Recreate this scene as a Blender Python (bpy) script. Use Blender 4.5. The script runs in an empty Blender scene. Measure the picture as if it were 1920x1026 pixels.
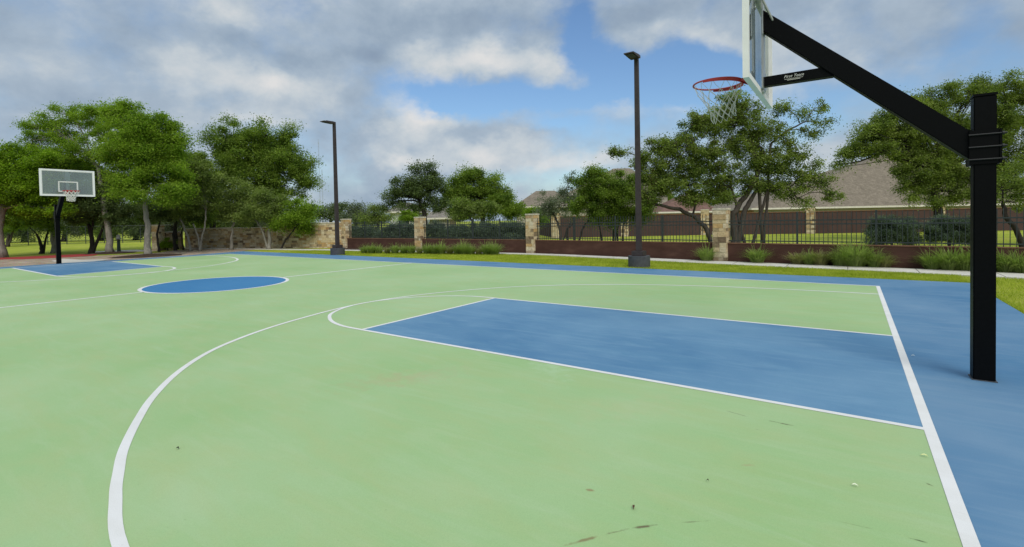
import bpy, bmesh, math, random
import numpy as np
from mathutils import Vector, Matrix
C = bpy.context.scene.collection
sc = bpy.context.scene
R = math.radians
random.seed(7)

# ---------------------------------------------------------------- camera
CAM = np.array([-0.41095, -5.99148, 1.52423])
FW = np.array([-0.57227912, 0.81973107, -0.02318575])
RT = np.array([0.82005498, 0.57196009, -0.01927413])
UP = np.array([0.00253828, 0.03004377, 0.99954536])
FPX, CY = 912.35, 433.55
cd = bpy.data.cameras.new('camera'); cam = bpy.data.objects.new('camera', cd); C.objects.link(cam)
cd.sensor_width = 36; cd.lens = FPX / 1920 * 36; cd.shift_y = (CY - 513) / 1920
cd.clip_start = 0.05; cd.clip_end = 3000
m = Matrix.Identity(4)
for i in range(3):
    m[i][0] = RT[i]; m[i][1] = UP[i]; m[i][2] = -FW[i]; m[i][3] = CAM[i]
cam.matrix_world = m
sc.camera = cam
def ray(u, v): return FW + RT * (u - 960) / FPX - UP * (v - CY) / FPX
def gp(u, v, z=0.0):                       # ground point seen at a pixel of the photograph
    d = ray(u, v); return CAM + d * (z - CAM[2]) / d[2]
def at(u, v, D): return CAM + ray(u, v) * D   # point at distance D

# ---------------------------------------------------------------- world
SUN_EL, SUN_AZ = 48, 132      # azimuth measured from +Y towards +X
w = bpy.data.worlds.new('World'); sc.world = w; w.use_nodes = True
nt = w.node_tree; nt.nodes.clear(); L = nt.links
def N(t, **k):
    n = nt.nodes.new(t)
    for a, b in k.items(): setattr(n, a, b)
    return n
def wm(op, a, b=None, c=None):
    n = N('ShaderNodeMath', operation=op)
    for i, x in enumerate((a, b, c)):
        if x is None: continue
        if isinstance(x, (int, float)): n.inputs[i].default_value = x
        else: L.new(x, n.inputs[i])
    return n.outputs[0]
tc = N('ShaderNodeTexCoord'); nrm = N('ShaderNodeVectorMath', operation='NORMALIZE'); L.new(tc.outputs['Generated'], nrm.inputs[0])
sep = N('ShaderNodeSeparateXYZ'); L.new(nrm.outputs[0], sep.inputs[0])
sx, sy, sz = sep.outputs
az = wm('ARCTAN2', sx, sy); el = wm('ARCSINE', sz)
stz = N('ShaderNodeCombineXYZ'); L.new(sx, stz.inputs[0]); L.new(sy, stz.inputs[1]); L.new(wm('MULTIPLY', sz, 1.45), stz.inputs[2])
def wnoise(scale, detail, rough, off=0.0, dist=0.0):
    mp = N('ShaderNodeVectorMath', operation='ADD'); L.new(stz.outputs[0], mp.inputs[0]); mp.inputs[1].default_value = (off, off * 1.7, off * .6)
    n = N('ShaderNodeTexNoise'); n.inputs['Scale'].default_value = scale; n.inputs['Detail'].default_value = detail
    n.inputs['Roughness'].default_value = rough; n.inputs['Distortion'].default_value = dist
    L.new(mp.outputs[0], n.inputs['Vector']); return n
n0 = wnoise(5.0, 5, .6, 3.1); n1 = wnoise(5.2, 12, .60, 0, .15); n2 = wnoise(8.5, 12, .60, 9.3, .1); n3 = wnoise(2.2, 3, .5, 5.5)
wsep = N('ShaderNodeSeparateXYZ'); L.new(n0.outputs['Color'], wsep.inputs[0])
azw = wm('MULTIPLY_ADD', wm('SUBTRACT', wsep.outputs[0], .5), .26, az)
elw = wm('MULTIPLY_ADD', wm('SUBTRACT', wsep.outputs[1], .5), .12, el)
ae = N('ShaderNodeCombineXYZ'); L.new(azw, ae.inputs[0]); L.new(elw, ae.inputs[1])
def blobs(lst):
    tot = None
    for (u, v, ru, rv, wt) in lst:
        d = ray(u, v); d /= np.linalg.norm(d); k = 1 / (FPX * (1 + ((u - 960) / FPX) ** 2))
        s = N('ShaderNodeVectorMath', operation='SUBTRACT'); L.new(ae.outputs[0], s.inputs[0])
        s.inputs[1].default_value = (math.atan2(d[0], d[1]), math.asin(d[2]), 0)
        q = N('ShaderNodeVectorMath', operation='MULTIPLY'); L.new(s.outputs[0], q.inputs[0])
        q.inputs[1].default_value = (1 / (ru * k), 1 / (rv * k * 1.1), 0)
        ln = N('ShaderNodeVectorMath', operation='LENGTH'); L.new(q.outputs[0], ln.inputs[0])
        l = ln.outputs['Value']
        e = wm('POWER', 2.7183, wm('MULTIPLY', wm('MULTIPLY', l, l), -1.0))
        tot = wm('MULTIPLY', e, wt) if tot is None else wm('MULTIPLY_ADD', e, wt, tot)
    return tot
H = blobs([(850, 178, 110, 34, 1.1), (1085, 45, 50, 50, .85), (1130, 100, 60, 40, .8), (1210, 145, 110, 36, .95), (1310, 165, 90, 40, .95), (1050, 180, 150, 22, .8), (1010, 235, 70, 12, .5),
           (1340, 120, 60, 30, .7), (930, 195, 90, 20, .7), (1160, 245, 200, 40, .4), (1600, 160, 250, 90, .3), (1000, 340, 180, 40, .3), (1700, 150, 150, 60, .2), (1520, 215, 60, 60, .4), (1830, 60, 90, 80, .3), (620, 330, 120, 60, .25), (1000, 330, 140, 40, .3)])
B = blobs([(1180, 195, 90, 14, .7), (1230, 60, 120, 22, .35), (1330, 60, 80, 30, .5), (800, 205, 55, 40, 1.0), (505, 165, 75, 32, .8), (330, 125, 110, 34, .6), (950, 108, 140, 22, .8), (880, 285, 70, 26, .9), (1035, 303, 70, 22, .9),
           (765, 305, 50, 14, .9), (490, 228, 70, 14, .6), (440, 40, 45, 30, .6), (1270, 200, 32, 14, .8), (1125, 292, 50, 18, .8), (60, 215, 120, 22, .4),
           (1610, 110, 70, 30, .6), (1590, 290, 70, 50, .7), (1480, 130, 60, 50, .5), (1430, 90, 50, 30, .5), (960, 250, 60, 16, .6)])
D = blobs([(430, 85, 70, 38, .9), (555, 118, 60, 28, .9), (690, 105, 60, 16, .9), (870, 48, 160, 28, 1.0), (770, 75, 60, 26, .5), (870, 250, 60, 16, .7),
           (1260, 22, 200, 30, .8), (1460, 25, 160, 30, .5), (180, 60, 260, 60, .35), (990, 245, 60, 12, .6), (640, 290, 120, 90, .4), (1750, 90, 160, 26, .4), (200, 190, 200, 40, .25)])
nn1 = wm('SUBTRACT', n1.outputs['Fac'], .5); nn2 = wm('SUBTRACT', n2.outputs['Fac'], .5); nn3 = wm('SUBTRACT', n3.outputs['Fac'], .5)
cov = wm('ADD', wm('MULTIPLY_ADD', nn1, 1.9, .92), wm('MULTIPLY', H, -1.1))
cov = wm('MULTIPLY_ADD', B, .34, cov)
mr = N('ShaderNodeMapRange'); mr.interpolation_type = 'SMOOTHSTEP'; L.new(cov, mr.inputs[0])
mr.inputs[1].default_value = .02; mr.inputs[2].default_value = .98
sh = wm('ADD', wm('MULTIPLY_ADD', nn2, 1.1, .51), wm('MULTIPLY_ADD', nn3, .35, wm('ADD', wm('MULTIPLY', B, .46), wm('MULTIPLY', D, -.38))))
cr = N('ShaderNodeValToRGB'); L.new(sh, cr.inputs[0]); e = cr.color_ramp.elements
def lin(r, g, b, k=1.0):
    f = lambda c: ((c / 255 + .055) / 1.055) ** 2.4 if c > 10 else c / 255 / 12.92
    return (f(r) * k, f(g) * k, f(b) * k, 1)
e[0].position = 0.0; e[0].color = lin(138, 156, 178)
e[1].position = 1.0; e[1].color = lin(222, 222, 222)
for p_, c_ in ((.25, (150, 168, 187)), (.48, (167, 183, 199)), (.72, (195, 204, 211))):
    x = e.new(p_); x.color = lin(*c_)
sky = N('ShaderNodeTexSky', sky_type='NISHITA'); sky.sun_disc = False
sky.sun_elevation = R(SUN_EL); sky.sun_rotation = R(SUN_AZ); sky.air_density = 1.3; sky.dust_density = .6; sky.ozone_density = 1.5
WS = 0.1
skc = N('ShaderNodeVectorMath', operation='MULTIPLY'); L.new(sky.outputs[0], skc.inputs[0]); skc.inputs[1].default_value = (.84, 1.03, 1.26)
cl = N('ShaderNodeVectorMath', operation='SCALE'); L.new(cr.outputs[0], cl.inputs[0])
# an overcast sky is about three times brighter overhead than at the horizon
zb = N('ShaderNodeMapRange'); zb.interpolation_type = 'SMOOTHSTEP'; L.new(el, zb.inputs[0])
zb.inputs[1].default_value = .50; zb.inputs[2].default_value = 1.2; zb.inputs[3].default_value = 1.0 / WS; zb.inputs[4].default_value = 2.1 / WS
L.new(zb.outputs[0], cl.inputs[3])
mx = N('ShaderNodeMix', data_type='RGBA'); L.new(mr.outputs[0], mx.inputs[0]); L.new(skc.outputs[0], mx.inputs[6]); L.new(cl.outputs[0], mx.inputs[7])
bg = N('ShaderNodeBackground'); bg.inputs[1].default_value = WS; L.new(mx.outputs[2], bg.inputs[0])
wo = N('ShaderNodeOutputWorld'); L.new(bg.outputs[0], wo.inputs[0])

sd = bpy.data.lights.new('sun', 'SUN'); sd.energy = 2.3; sd.angle = R(36); sd.color = (1.0, .95, .86)
so = bpy.data.objects.new('sun', sd); C.objects.link(so)
sv = Vector((math.sin(R(SUN_AZ)) * math.cos(R(SUN_EL)), math.cos(R(SUN_AZ)) * math.cos(R(SUN_EL)), math.sin(R(SUN_EL))))
so.rotation_euler = sv.to_track_quat('Z', 'Y').to_euler()
sc.view_settings.view_transform = 'Standard'; sc.view_settings.look = 'None'; sc.view_settings.gamma = 1
sc.view_settings.exposure = 0.0
sc.cycles.max_bounces = 8; sc.cycles.transparent_max_bounces = 16

# ---------------------------------------------------------------- helpers
def thing(name, label, cat, loc=(0, 0, 0), rotz=0, group=None):
    o = bpy.data.objects.new(name, None); C.objects.link(o); o.location = loc; o.rotation_euler = (0, 0, rotz)
    o.empty_display_size = .2
    tag(o, label, cat, group); return o
def tag(o, label=None, cat=None, group=None, kind=None):
    if label: o['label'] = label
    if cat: o['category'] = cat
    if group: o['group'] = group
    if kind: o['kind'] = kind
    elif label: o['kind'] = 'thing'
    return o
class MB:
    def __init__(s): s.v = []; s.f = []
    def add(s, vs, fs):
        b = len(s.v); s.v += [tuple(x) for x in vs]; s.f += [tuple(b + i for i in f) for f in fs]; return s
    def box(s, c, d, rot=None):
        x, y, z = d[0] / 2, d[1] / 2, d[2] / 2
        vs = [Vector((a * x, b * y, e * z)) for e in (-1, 1) for a, b in ((-1, -1), (1, -1), (1, 1), (-1, 1))]
        if rot is not None: vs = [rot @ q for q in vs]
        vs = [q + Vector(c) for q in vs]
        return s.add(vs, [(3, 2, 1, 0), (4, 5, 6, 7), (0, 1, 5, 4), (1, 2, 6, 5), (2, 3, 7, 6), (3, 0, 4, 7)])
    def tube(s, pts, rad, n=8, cap=True, closed=False):
        pts = [Vector(p) for p in pts]; K = len(pts)
        if not hasattr(rad, '__len__'): rad = [rad] * K
        rings = []; up = None
        for i, p in enumerate(pts):
            if closed: t = pts[(i + 1) % K] - pts[i - 1]
            else: t = pts[min(i + 1, K - 1)] - pts[max(i - 1, 0)]
            if t.length < 1e-9: t = Vector((0, 0, 1))
            t.normalize()
            if up is None: up = t.orthogonal().normalized()
            else:
                up = up - t * up.dot(t)
                up = up.normalized() if up.length > 1e-6 else t.orthogonal().normalized()
            b = t.cross(up)
            rings.append([p + (up * math.cos(2 * math.pi * k / n) + b * math.sin(2 * math.pi * k / n)) * rad[i] for k in range(n)])
        vs = [q for r in rings for q in r]; fs = []
        for i in range(K if closed else K - 1):
            j = (i + 1) % K
            for k in range(n):
                k2 = (k + 1) % n; fs.append((i * n + k, i * n + k2, j * n + k2, j * n + k))
        if cap and not closed: fs += [tuple(range(n - 1, -1, -1)), tuple((K - 1) * n + k for k in range(n))]
        return s.add(vs, fs)
    def cyl(s, c, r, h, n=32, r2=None):
        c = Vector(c); return s.tube([c, c + Vector((0, 0, h))], [r, r if r2 is None else r2], n)
    def prism(s, poly, y0, y1, axis='y'):
        n = len(poly)
        mk = (lambda a, b, t: (a, t, b)) if axis == 'y' else (lambda a, b, t: (t, a, b)) if axis == 'x' else (lambda a, b, t: (a, b, t))
        vs = [mk(a, b, y0) for a, b in poly] + [mk(a, b, y1) for a, b in poly]
        fs = [tuple(range(n)), tuple(range(2 * n - 1, n - 1, -1))] + [(i, i + n, (i + 1) % n + n, (i + 1) % n) for i in range(n)]
        return s.add(vs, fs)
    def build(s, name, mat, parent=None, smooth=False, bevel=0, fix=True):
        me = bpy.data.meshes.new(name); me.from_pydata(s.v, [], s.f)
        if fix:
            bm = bmesh.new(); bm.from_mesh(me); bmesh.ops.recalc_face_normals(bm, faces=bm.faces)
            if bevel: bmesh.ops.bevel(bm, geom=bm.edges[:], offset=bevel, segments=2, affect='EDGES', clamp_overlap=True)
            bm.to_mesh(me); bm.free()
        if smooth: me.polygons.foreach_set('use_smooth', [True] * len(me.polygons))
        me.materials.append(mat); o = bpy.data.objects.new(name, me); C.objects.link(o)
        if parent: o.parent = parent
        return o
def npmesh(name, V, F, mat, parent=None):
    """V (n,3) array, F (m,k) int array"""
    me = bpy.data.meshes.new(name); k = F.shape[1]
    me.vertices.add(len(V)); me.vertices.foreach_set('co', V.astype(np.float32).ravel())
    me.loops.add(F.size); me.loops.foreach_set('vertex_index', F.astype(np.int32).ravel())
    me.polygons.add(len(F)); me.polygons.foreach_set('loop_start', np.arange(0, F.size, k, dtype=np.int32))
    me.update(calc_edges=True); me.materials.append(mat)
    o = bpy.data.objects.new(name, me); C.objects.link(o)
    if parent: o.parent = parent
    return o
def copy_tree(o, parent=None):
    c = o.copy(); C.objects.link(c); c.parent = parent
    for ch in [x for x in C.objects if x.parent == o]: copy_tree(ch, c)
    return c

# ---------------------------------------------------------------- materials
class Mat:
    def __init__(s, name, rough=.7, spec=.3, metal=0):
        s.m = bpy.data.materials.new(name); s.m.use_nodes = True; s.t = s.m.node_tree
        s.b = s.t.nodes['Principled BSDF']; s.b.inputs['Roughness'].default_value = rough
        s.b.inputs['Specular IOR Level'].default_value = spec; s.b.inputs['Metallic'].default_value = metal
        s.out = s.t.nodes['Material Output']
    def n(s, t, **k):
        x = s.t.nodes.new(t)
        for a, b in k.items(): setattr(x, a, b)
        return x
    def l(s, a, b): s.t.links.new(a, b)
    def geo(s, scale=(1, 1, 1)):
        g = s.n('ShaderNodeTexCoord'); mp = s.n('ShaderNodeMapping'); s.l(g.outputs['Object'], mp.inputs[0]); mp.inputs['Scale'].default_value = scale
        return mp.outputs[0]
    def noise(s, scale, detail=4, rough=.6, vec=None, dist=0):
        x = s.n('ShaderNodeTexNoise'); x.inputs['Scale'].default_value = scale; x.inputs['Detail'].default_value = detail
        x.inputs['Roughness'].default_value = rough; x.inputs['Distortion'].default_value = dist
        if vec is None: vec = s.geo()
        s.l(vec, x.inputs['Vector']); return x.outputs['Fac']
    def ramp(s, fac, stops):
        r = s.n('ShaderNodeValToRGB'); s.l(fac, r.inputs[0]); e = r.color_ramp.elements
        while len(e) < len(stops): e.new(.5)
        for el_, (p, c) in zip(e, stops): el_.position = p; el_.color = c if len(c) == 4 else (*c, 1)
        return r.outputs[0]
    def mix(s, f, a, b, mode='MIX'):
        x = s.n('ShaderNodeMix', data_type='RGBA', blend_type=mode)
        for i, q in ((0, f), (6, a), (7, b)):
            if hasattr(q, 'links'): s.l(q, x.inputs[i])
            else: x.inputs[i].default_value = q if i == 0 else ((*q, 1) if len(q) == 3 else q)
        return x.outputs[2]
    def math(s, op, a, b=None, c=None):
        x = s.n('ShaderNodeMath', operation=op)
        for i, q in enumerate((a, b, c)):
            if q is None: continue
            if hasattr(q, 'links'): s.l(q, x.inputs[i])
            else: x.inputs[i].default_value = q
        return x.outputs[0]
    def col(s, c):
        if hasattr(c, 'links'): s.l(c, s.b.inputs['Base Color'])
        else: s.b.inputs['Base Color'].default_value = (*c, 1)
        return s
    def bump(s, h, strength=.3, dist=.01):
        x = s.n('ShaderNodeBump'); x.inputs['Strength'].default_value = strength; x.inputs['Distance'].default_value = dist
        s.l(h, x.inputs['Height']); s.l(x.outputs[0], s.b.inputs['Normal']); return s
def k3(c, k): return tuple(min(1, x * k) for x in c)
def simple(name, c, rough=.6, spec=.3, metal=0, var=.15, scale=6, bump=0):
    m_ = Mat(name, rough, spec, metal); nz = m_.noise(scale, 5)
    m_.col(m_.ramp(nz, [(.3, k3(c, 1 - var)), (.7, k3(c, 1 + var))]))
    if bump: m_.bump(m_.noise(scale * 8, 4), bump)
    return m_.m
# court paint: acrylic coating with faint roller streaks, dust and a few scuffs
def paint(name, base, dusty, warm, extra=None):
    m_ = Mat(name, .7, .16)
    big = m_.noise(.35, 5, .6); mid = m_.noise(1.4, 6, .65, m_.geo((1, 2.2, 1)), .4)
    st = m_.noise(2.0, 6, .68, m_.geo((.45, 2.4, 1)), 1.1); fine = m_.noise(220, 2, .7)
    c = m_.mix(m_.math('MULTIPLY', m_.ramp(big, [(.38, (0, 0, 0)), (.64, (1, 1, 1))]), .62), base, dusty)
    c = m_.mix(m_.math('MULTIPLY', m_.ramp(mid, [(.42, (0, 0, 0)), (.75, (1, 1, 1))]), .45), c, warm)
    c = m_.mix(m_.math('MULTIPLY', m_.ramp(st, [(.48, (0, 0, 0)), (.74, (1, 1, 1))]), .45), c, dusty)
    c = m_.mix(1.0, c, m_.ramp(fine, [(.25, (.90, .90, .90)), (.75, (1.08, 1.08, 1.08))]), 'MULTIPLY')
    sp = m_.noise(38, 2, .5); c = m_.mix(m_.ramp(sp, [(.72, (0, 0, 0)), (.79, (.25, .25, .25))]), c, k3(base, .55))
    if extra: c = extra(m_, c)
    m_.col(c); m_.bump(fine, .25, .002)
    rr = m_.ramp(big, [(.3, (.52, .52, .52)), (.7, (.72, .72, .72))]); m_.l(rr, m_.b.inputs['Roughness'])
    return m_.m
def scuffs(m_, c):
    # worn marks with a shape of their own: (x, y, half length, half width, angle, colour, amount)
    marks = []
    for (u0, v0, u1, v1, wd, colr, am) in ((1430, 787, 1503, 802, .014, (.12, .12, .06), .8), (1352, 768, 1402, 782, .010, (.15, .17, .09), .6), (1408, 803, 1434, 809, .007, (.15, .17, .09), .5),
            (1050, 1026, 1130, 1004, .012, (.20, .15, .07), .8), (1130, 1004, 1180, 992, .010, (.13, .10, .05), .85), (1180, 992, 1236, 984, .011, (.12, .09, .05), .9), (1250, 982, 1350, 976, .005, (.15, .15, .07), .6),
            (1560, 975, 1660, 998, .006, (.17, .18, .09), .5), (1700, 1008, 1745, 1020, .009, (.05, .06, .03), .8), (1385, 874, 1418, 872, .018, (.34, .26, .14), .5), (1733, 905, 1752, 913, .010, (.10, .08, .03), .8), (1098, 918, 1118, 922, .012, (.25, .17, .08), .8),
            (600, 730, 820, 700, .25, (.36, .34, .17), .35), (1060, 790, 1300, 740, .30, (.38, .42, .22), .3), (700, 720, 900, 690, .3, (.38, .36, .2), .3), (1000, 640, 1060, 720, .25, (.40, .52, .33), .35)):
        a = gp(u0, v0); b = gp(u1, v1); marks.append(((a + b) / 2, np.linalg.norm(b - a) / 2, wd, math.atan2(b[1] - a[1], b[0] - a[0]), colr, am))
    wob = m_.noise(9, 4, .65)
    for (cc, hl, hw, ang, colr, am) in marks:
        g = m_.n('ShaderNodeTexCoord'); sb = m_.n('ShaderNodeVectorMath', operation='SUBTRACT'); m_.l(g.outputs['Object'], sb.inputs[0]); sb.inputs[1].default_value = (cc[0], cc[1], 0)
        ro = m_.n('ShaderNodeVectorRotate', rotation_type='Z_AXIS'); m_.l(sb.outputs[0], ro.inputs['Vector']); ro.inputs['Angle'].default_value = -ang
        mu = m_.n('ShaderNodeVectorMath', operation='MULTIPLY'); m_.l(ro.outputs[0], mu.inputs[0]); mu.inputs[1].default_value = (1 / hl, 1 / hw, 0)
        ln = m_.n('ShaderNodeVectorMath', operation='LENGTH'); m_.l(mu.outputs[0], ln.inputs[0])
        d_ = m_.math('ADD', ln.outputs['Value'], m_.math('MULTIPLY_ADD', wob, 3.2, -1.5))
        f = m_.ramp(d_, [(.25, (am, am, am)), (1.0, (0, 0, 0))]); c = m_.mix(f, c, colr)
    return c
M = {}
M['green'] = paint('green_court_paint', (.278, .426, .182), (.365, .475, .268), (.375, .412, .186), scuffs)
M['blue'] = paint('blue_court_paint', (.056, .160, .290), (.185, .285, .385), (.090, .210, .330))
M['blue_worn'] = paint('worn_blue_court_paint', (.068, .175, .305), (.180, .310, .425), (.110, .240, .355))
M['blue_fresh'] = paint('fresh_blue_court_paint', (.036, .165, .345), (.060, .200, .375), (.045, .180, .340))
M['white'] = paint('white_line_paint', (.66, .645, .62), (.71, .70, .68), (.52, .50, .44))
M['concrete'] = simple('pale_concrete', (.52, .49, .43), .85, .2, var=.12, scale=3, bump=.3)
M['black'] = simple('black_powder_coat', (.0016, .0017, .0020), .50, .10, var=.3, scale=30, bump=.05)
M['bronze'] = simple('dark_bronze_paint', (.045, .034, .034), .5, .3, var=.2, scale=8)
M['darkbase'] = simple('dark_grey_painted_concrete', (.062, .064, .070), .75, .3, var=.2, scale=12, bump=.3)
M['iron'] = simple('dark_green_black_iron', (.028, .036, .036), .5, .4, var=.2, scale=10)
M['zinc'] = simple('galvanised_steel', (.45, .46, .46), .45, .5, .8, var=.1)
M['boardframe'] = simple('white_aluminium_frame', (.80, .79, .78), .5, .3, var=.06)
M['rim'] = simple('red_orange_rim_paint', (.42, .03, .025), .4, .5, var=.12, scale=20)
M['net'] = simple('white_net_cord', (.62, .60, .55), .9, .1, var=.08)
M['redpath'] = simple('red_rubber_path', (.36, .045, .04), .85, .2, var=.15, scale=2)
M['orange'] = simple('orange_petal', (.60, .22, .02), .6)
def glassmat():
    m_ = Mat('tempered_glass'); g = m_.n('ShaderNodeBsdfGlossy'); g.inputs['Roughness'].default_value = .04; g.inputs['Color'].default_value = (.9, .95, .95, 1)
    t = m_.n('ShaderNodeBsdfTransparent'); t.inputs['Color'].default_value = (.86, .91, .89, 1); mxs = m_.n('ShaderNodeMixShader')
    fr = m_.n('ShaderNodeFresnel'); fr.inputs['IOR'].default_value = 1.5
    m_.l(m_.math('MULTIPLY_ADD', fr.outputs[0], .9, .06), mxs.inputs[0]); df = m_.n('ShaderNodeBsdfDiffuse'); df.inputs[0].default_value = (.62, .66, .63, 1); m3 = m_.n('ShaderNodeMixShader'); m3.inputs[0].default_value = .14; m_.l(t.outputs[0], m3.inputs[1]); m_.l(df.outputs[0], m3.inputs[2]); m_.l(m3.outputs[0], mxs.inputs[1]); m_.l(g.outputs[0], mxs.inputs[2]); m_.l(mxs.outputs[0], m_.out.inputs[0]); return m_.m
M['glass'] = glassmat()
def leafmat(name, c1, c2, trans=.35):
    m_ = Mat(name, .6, .15); g = m_.n('ShaderNodeNewGeometry'); rnd = g.outputs['Random Per Island']
    big = m_.noise(1.3, 3, .55); f = m_.math('MULTIPLY_ADD', rnd, .60, m_.math('MULTIPLY_ADD', big, 1.9, -.75))
    c = m_.ramp(f, [(0.0, c1), (1.0, c2)]); m_.col(c)
    tr = m_.n('ShaderNodeBsdfTranslucent'); tc_ = m_.mix(1.0, c, (1.15, 1.35, .55), 'MULTIPLY'); m_.l(tc_, tr.inputs[0])
    ms = m_.n('ShaderNodeMixShader'); ms.inputs[0].default_value = trans + .08; m_.l(m_.b.outputs[0], ms.inputs[1]); m_.l(tr.outputs[0], ms.inputs[2]); m_.l(ms.outputs[0], m_.out.inputs[0])
    return m_.m
M['leaf_bright'] = leafmat('bright_green_leaves', (.065, .135, .010), (.330, .450, .050), .4)
M['leaf_yellow'] = leafmat('yellow_green_leaves', (.060, .120, .008), (.270, .400, .025), .4)
M['leaf_mid'] = leafmat('mid_green_leaves', (.045, .092, .014), (.275, .365, .055), .35)
M['leaf_soft'] = leafmat('soft_green_leaves', (.080, .120, .030), (.290, .350, .095), .35)
M['leaf_dark'] = leafmat('dark_oak_leaves', (.030, .056, .020), (.170, .225, .075), .28)
M['leaf_oak'] = leafmat('live_oak_leaves', (.055, .095, .018), (.290, .350, .080), .33)
M['leaf_grey'] = leafmat('grey_green_leaves', (.080, .105, .065), (.190, .220, .140), .3)
M['leaf_sage'] = leafmat('blue_grey_sage_leaves', (.050, .080, .052), (.160, .205, .140), .25)
M['leaf_brown'] = leafmat('russet_leaf_tips', (.055, .045, .025), (.130, .090, .050), .3)
M['blade'] = leafmat('ornamental_grass_blades', (.150, .220, .050), (.360, .420, .140), .35)
M['blade_dry'] = leafmat('dry_ornamental_grass_blades', (.20, .19, .08), (.38, .36, .17), .35)
M['lawnblade'] = leafmat('lawn_grass_blades', (.220, .290, .016), (.500, .520, .080), .35)
def barkmat(name, c):
    m_ = Mat(name, .9, .15); nz = m_.noise(5, 6, .7, m_.geo((3, 3, .6)), .5)
    m_.col(m_.ramp(nz, [(.3, k3(c, .5)), (.55, c), (.8, k3(c, 1.5))])); m_.bump(nz, .6, .03); return m_.m
M['bark_pale'] = barkmat('pale_grey_bark', (.27, .25, .21)); M['bark_dark'] = barkmat('dark_bark', (.035, .030, .026)); M['bark_oak'] = barkmat('grey_oak_bark', (.070, .058, .048))
def grassmat():
    m_ = Mat('lawn', .9, .1); a = m_.noise(.55, 6, .65); b = m_.noise(6, 5, .7); c_ = m_.noise(60, 3, .7)
    c = m_.ramp(a, [(.32, (.180, .245, .016)), (.50, (.300, .350, .028)), (.68, (.400, .385, .080))])
    c = m_.mix(m_.math('MULTIPLY', m_.ramp(b, [(.45, (0, 0, 0)), (.75, (1, 1, 1))]), .5), c, (.30, .27, .10))
    c = m_.mix(1.0, c, m_.ramp(c_, [(.3, (.65, .65, .65)), (.7, (1.25, 1.25, 1.25))]), 'MULTIPLY'); m_.col(c); m_.bump(c_, .8, .03); return m_.m
M['grass'] = grassmat()
def mulchmat():
    m_ = Mat('mulch', .95, .1); a = m_.noise(1.2, 5, .6); v = m_.n('ShaderNodeTexVoronoi'); v.inputs['Scale'].default_value = 22; m_.l(m_.geo(), v.inputs['Vector'])
    c = m_.ramp(a, [(.3, (.24, .18, .125)), (.55, (.38, .30, .22)), (.75, (.48, .39, .30))]); c = m_.mix(.5, c, v.outputs['Color'], 'SOFT_LIGHT')
    m_.col(c); m_.bump(v.outputs['Distance'], .8, .04); return m_.m
M['mulch'] = mulchmat()
def soilmat():
    m_ = Mat('dark_mulch', .95, .1); a = m_.noise(14, 5, .7); m_.col(m_.ramp(a, [(.3, (.035, .022, .015)), (.7, (.085, .055, .038))])); m_.bump(a, .8, .04); return m_.m
M['soil'] = soilmat()
def stonemat():
    m_ = Mat('limestone_blocks', .9, .15); g = m_.n('ShaderNodeNewGeometry')
    c = m_.ramp(g.outputs['Random Per Island'], [(0, (.58, .46, .28)), (.2, (.66, .58, .42)), (.38, (.52, .34, .15)), (.5, (.68, .61, .47)), (.64, (.36, .22, .11)), (.78, (.62, .50, .31)), (.9, (.17, .12, .08)), (1, (.55, .44, .28))])
    nz = m_.noise(9, 6, .7); c = m_.mix(1.0, c, m_.ramp(nz, [(.3, (.72, .68, .62)), (.65, (1.1, 1.1, 1.08))]), 'MULTIPLY')
    st = m_.noise(2.5, 5, .65); c = m_.mix(m_.ramp(st, [(.56, (0, 0, 0)), (.72, (.6, .6, .6))]), c, (.16, .13, .09))
    m_.col(c); m_.bump(nz, .7, .03); return m_.m
M['stone'] = stonemat()
M['mortar'] = simple('mortar', (.42, .37, .28), .95, .1, var=.15, scale=10)
M['capstone'] = simple('limestone_cap', (.55, .50, .40), .9, .15, var=.2, scale=7, bump=.4)
def stucco():
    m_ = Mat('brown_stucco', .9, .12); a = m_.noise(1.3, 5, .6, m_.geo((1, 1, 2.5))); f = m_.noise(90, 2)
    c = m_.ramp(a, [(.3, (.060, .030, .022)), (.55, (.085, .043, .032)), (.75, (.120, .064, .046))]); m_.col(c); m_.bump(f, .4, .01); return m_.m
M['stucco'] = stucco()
M['stuccocap'] = simple('lighter_brown_wall_top', (.18, .095, .060), .9, .1, var=.2, scale=5)  # cap brown, lighter than the wall bodies below it
M['farwall'] = simple('distant_brown_wall', (.080, .050, .044), .9, .1, var=.12, scale=1.2)
def roofmat(name, c):
    m_ = Mat(name, .95, .1); br = m_.n('ShaderNodeTexBrick'); m_.l(m_.geo((1, 1, 1)), br.inputs['Vector']); br.inputs['Scale'].default_value = 2.2
    br.inputs['Color1'].default_value = (*k3(c, .85), 1); br.inputs['Color2'].default_value = (*k3(c, 1.18), 1); br.inputs['Mortar'].default_value = (*k3(c, .7), 1)
    nz = m_.noise(1.5, 6, .7); m_.col(m_.mix(1.0, br.outputs['Color'], m_.ramp(nz, [(.3, (.8, .8, .8)), (.7, (1.15, 1.15, 1.15))]), 'MULTIPLY')); return m_.m
M['roof_tan'] = roofmat('tan_shingles', (.205, .172, .132)); M['roof_grey'] = roofmat('grey_brown_shingles', (.21, .188, .16)); M['roof_red'] = roofmat('reddish_brown_shingles', (.17, .10, .08))
def brickmat(name, a, b):
    m_ = Mat(name, .9, .1); br = m_.n('ShaderNodeTexBrick'); m_.l(m_.geo((1, 1, 1)), br.inputs['Vector']); br.inputs['Scale'].default_value = 4
    br.inputs['Color1'].default_value = (*a, 1); br.inputs['Color2'].default_value = (*b, 1); br.inputs['Mortar'].default_value = (.4, .36, .3, 1); m_.col(br.outputs['Color']); return m_.m
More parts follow.
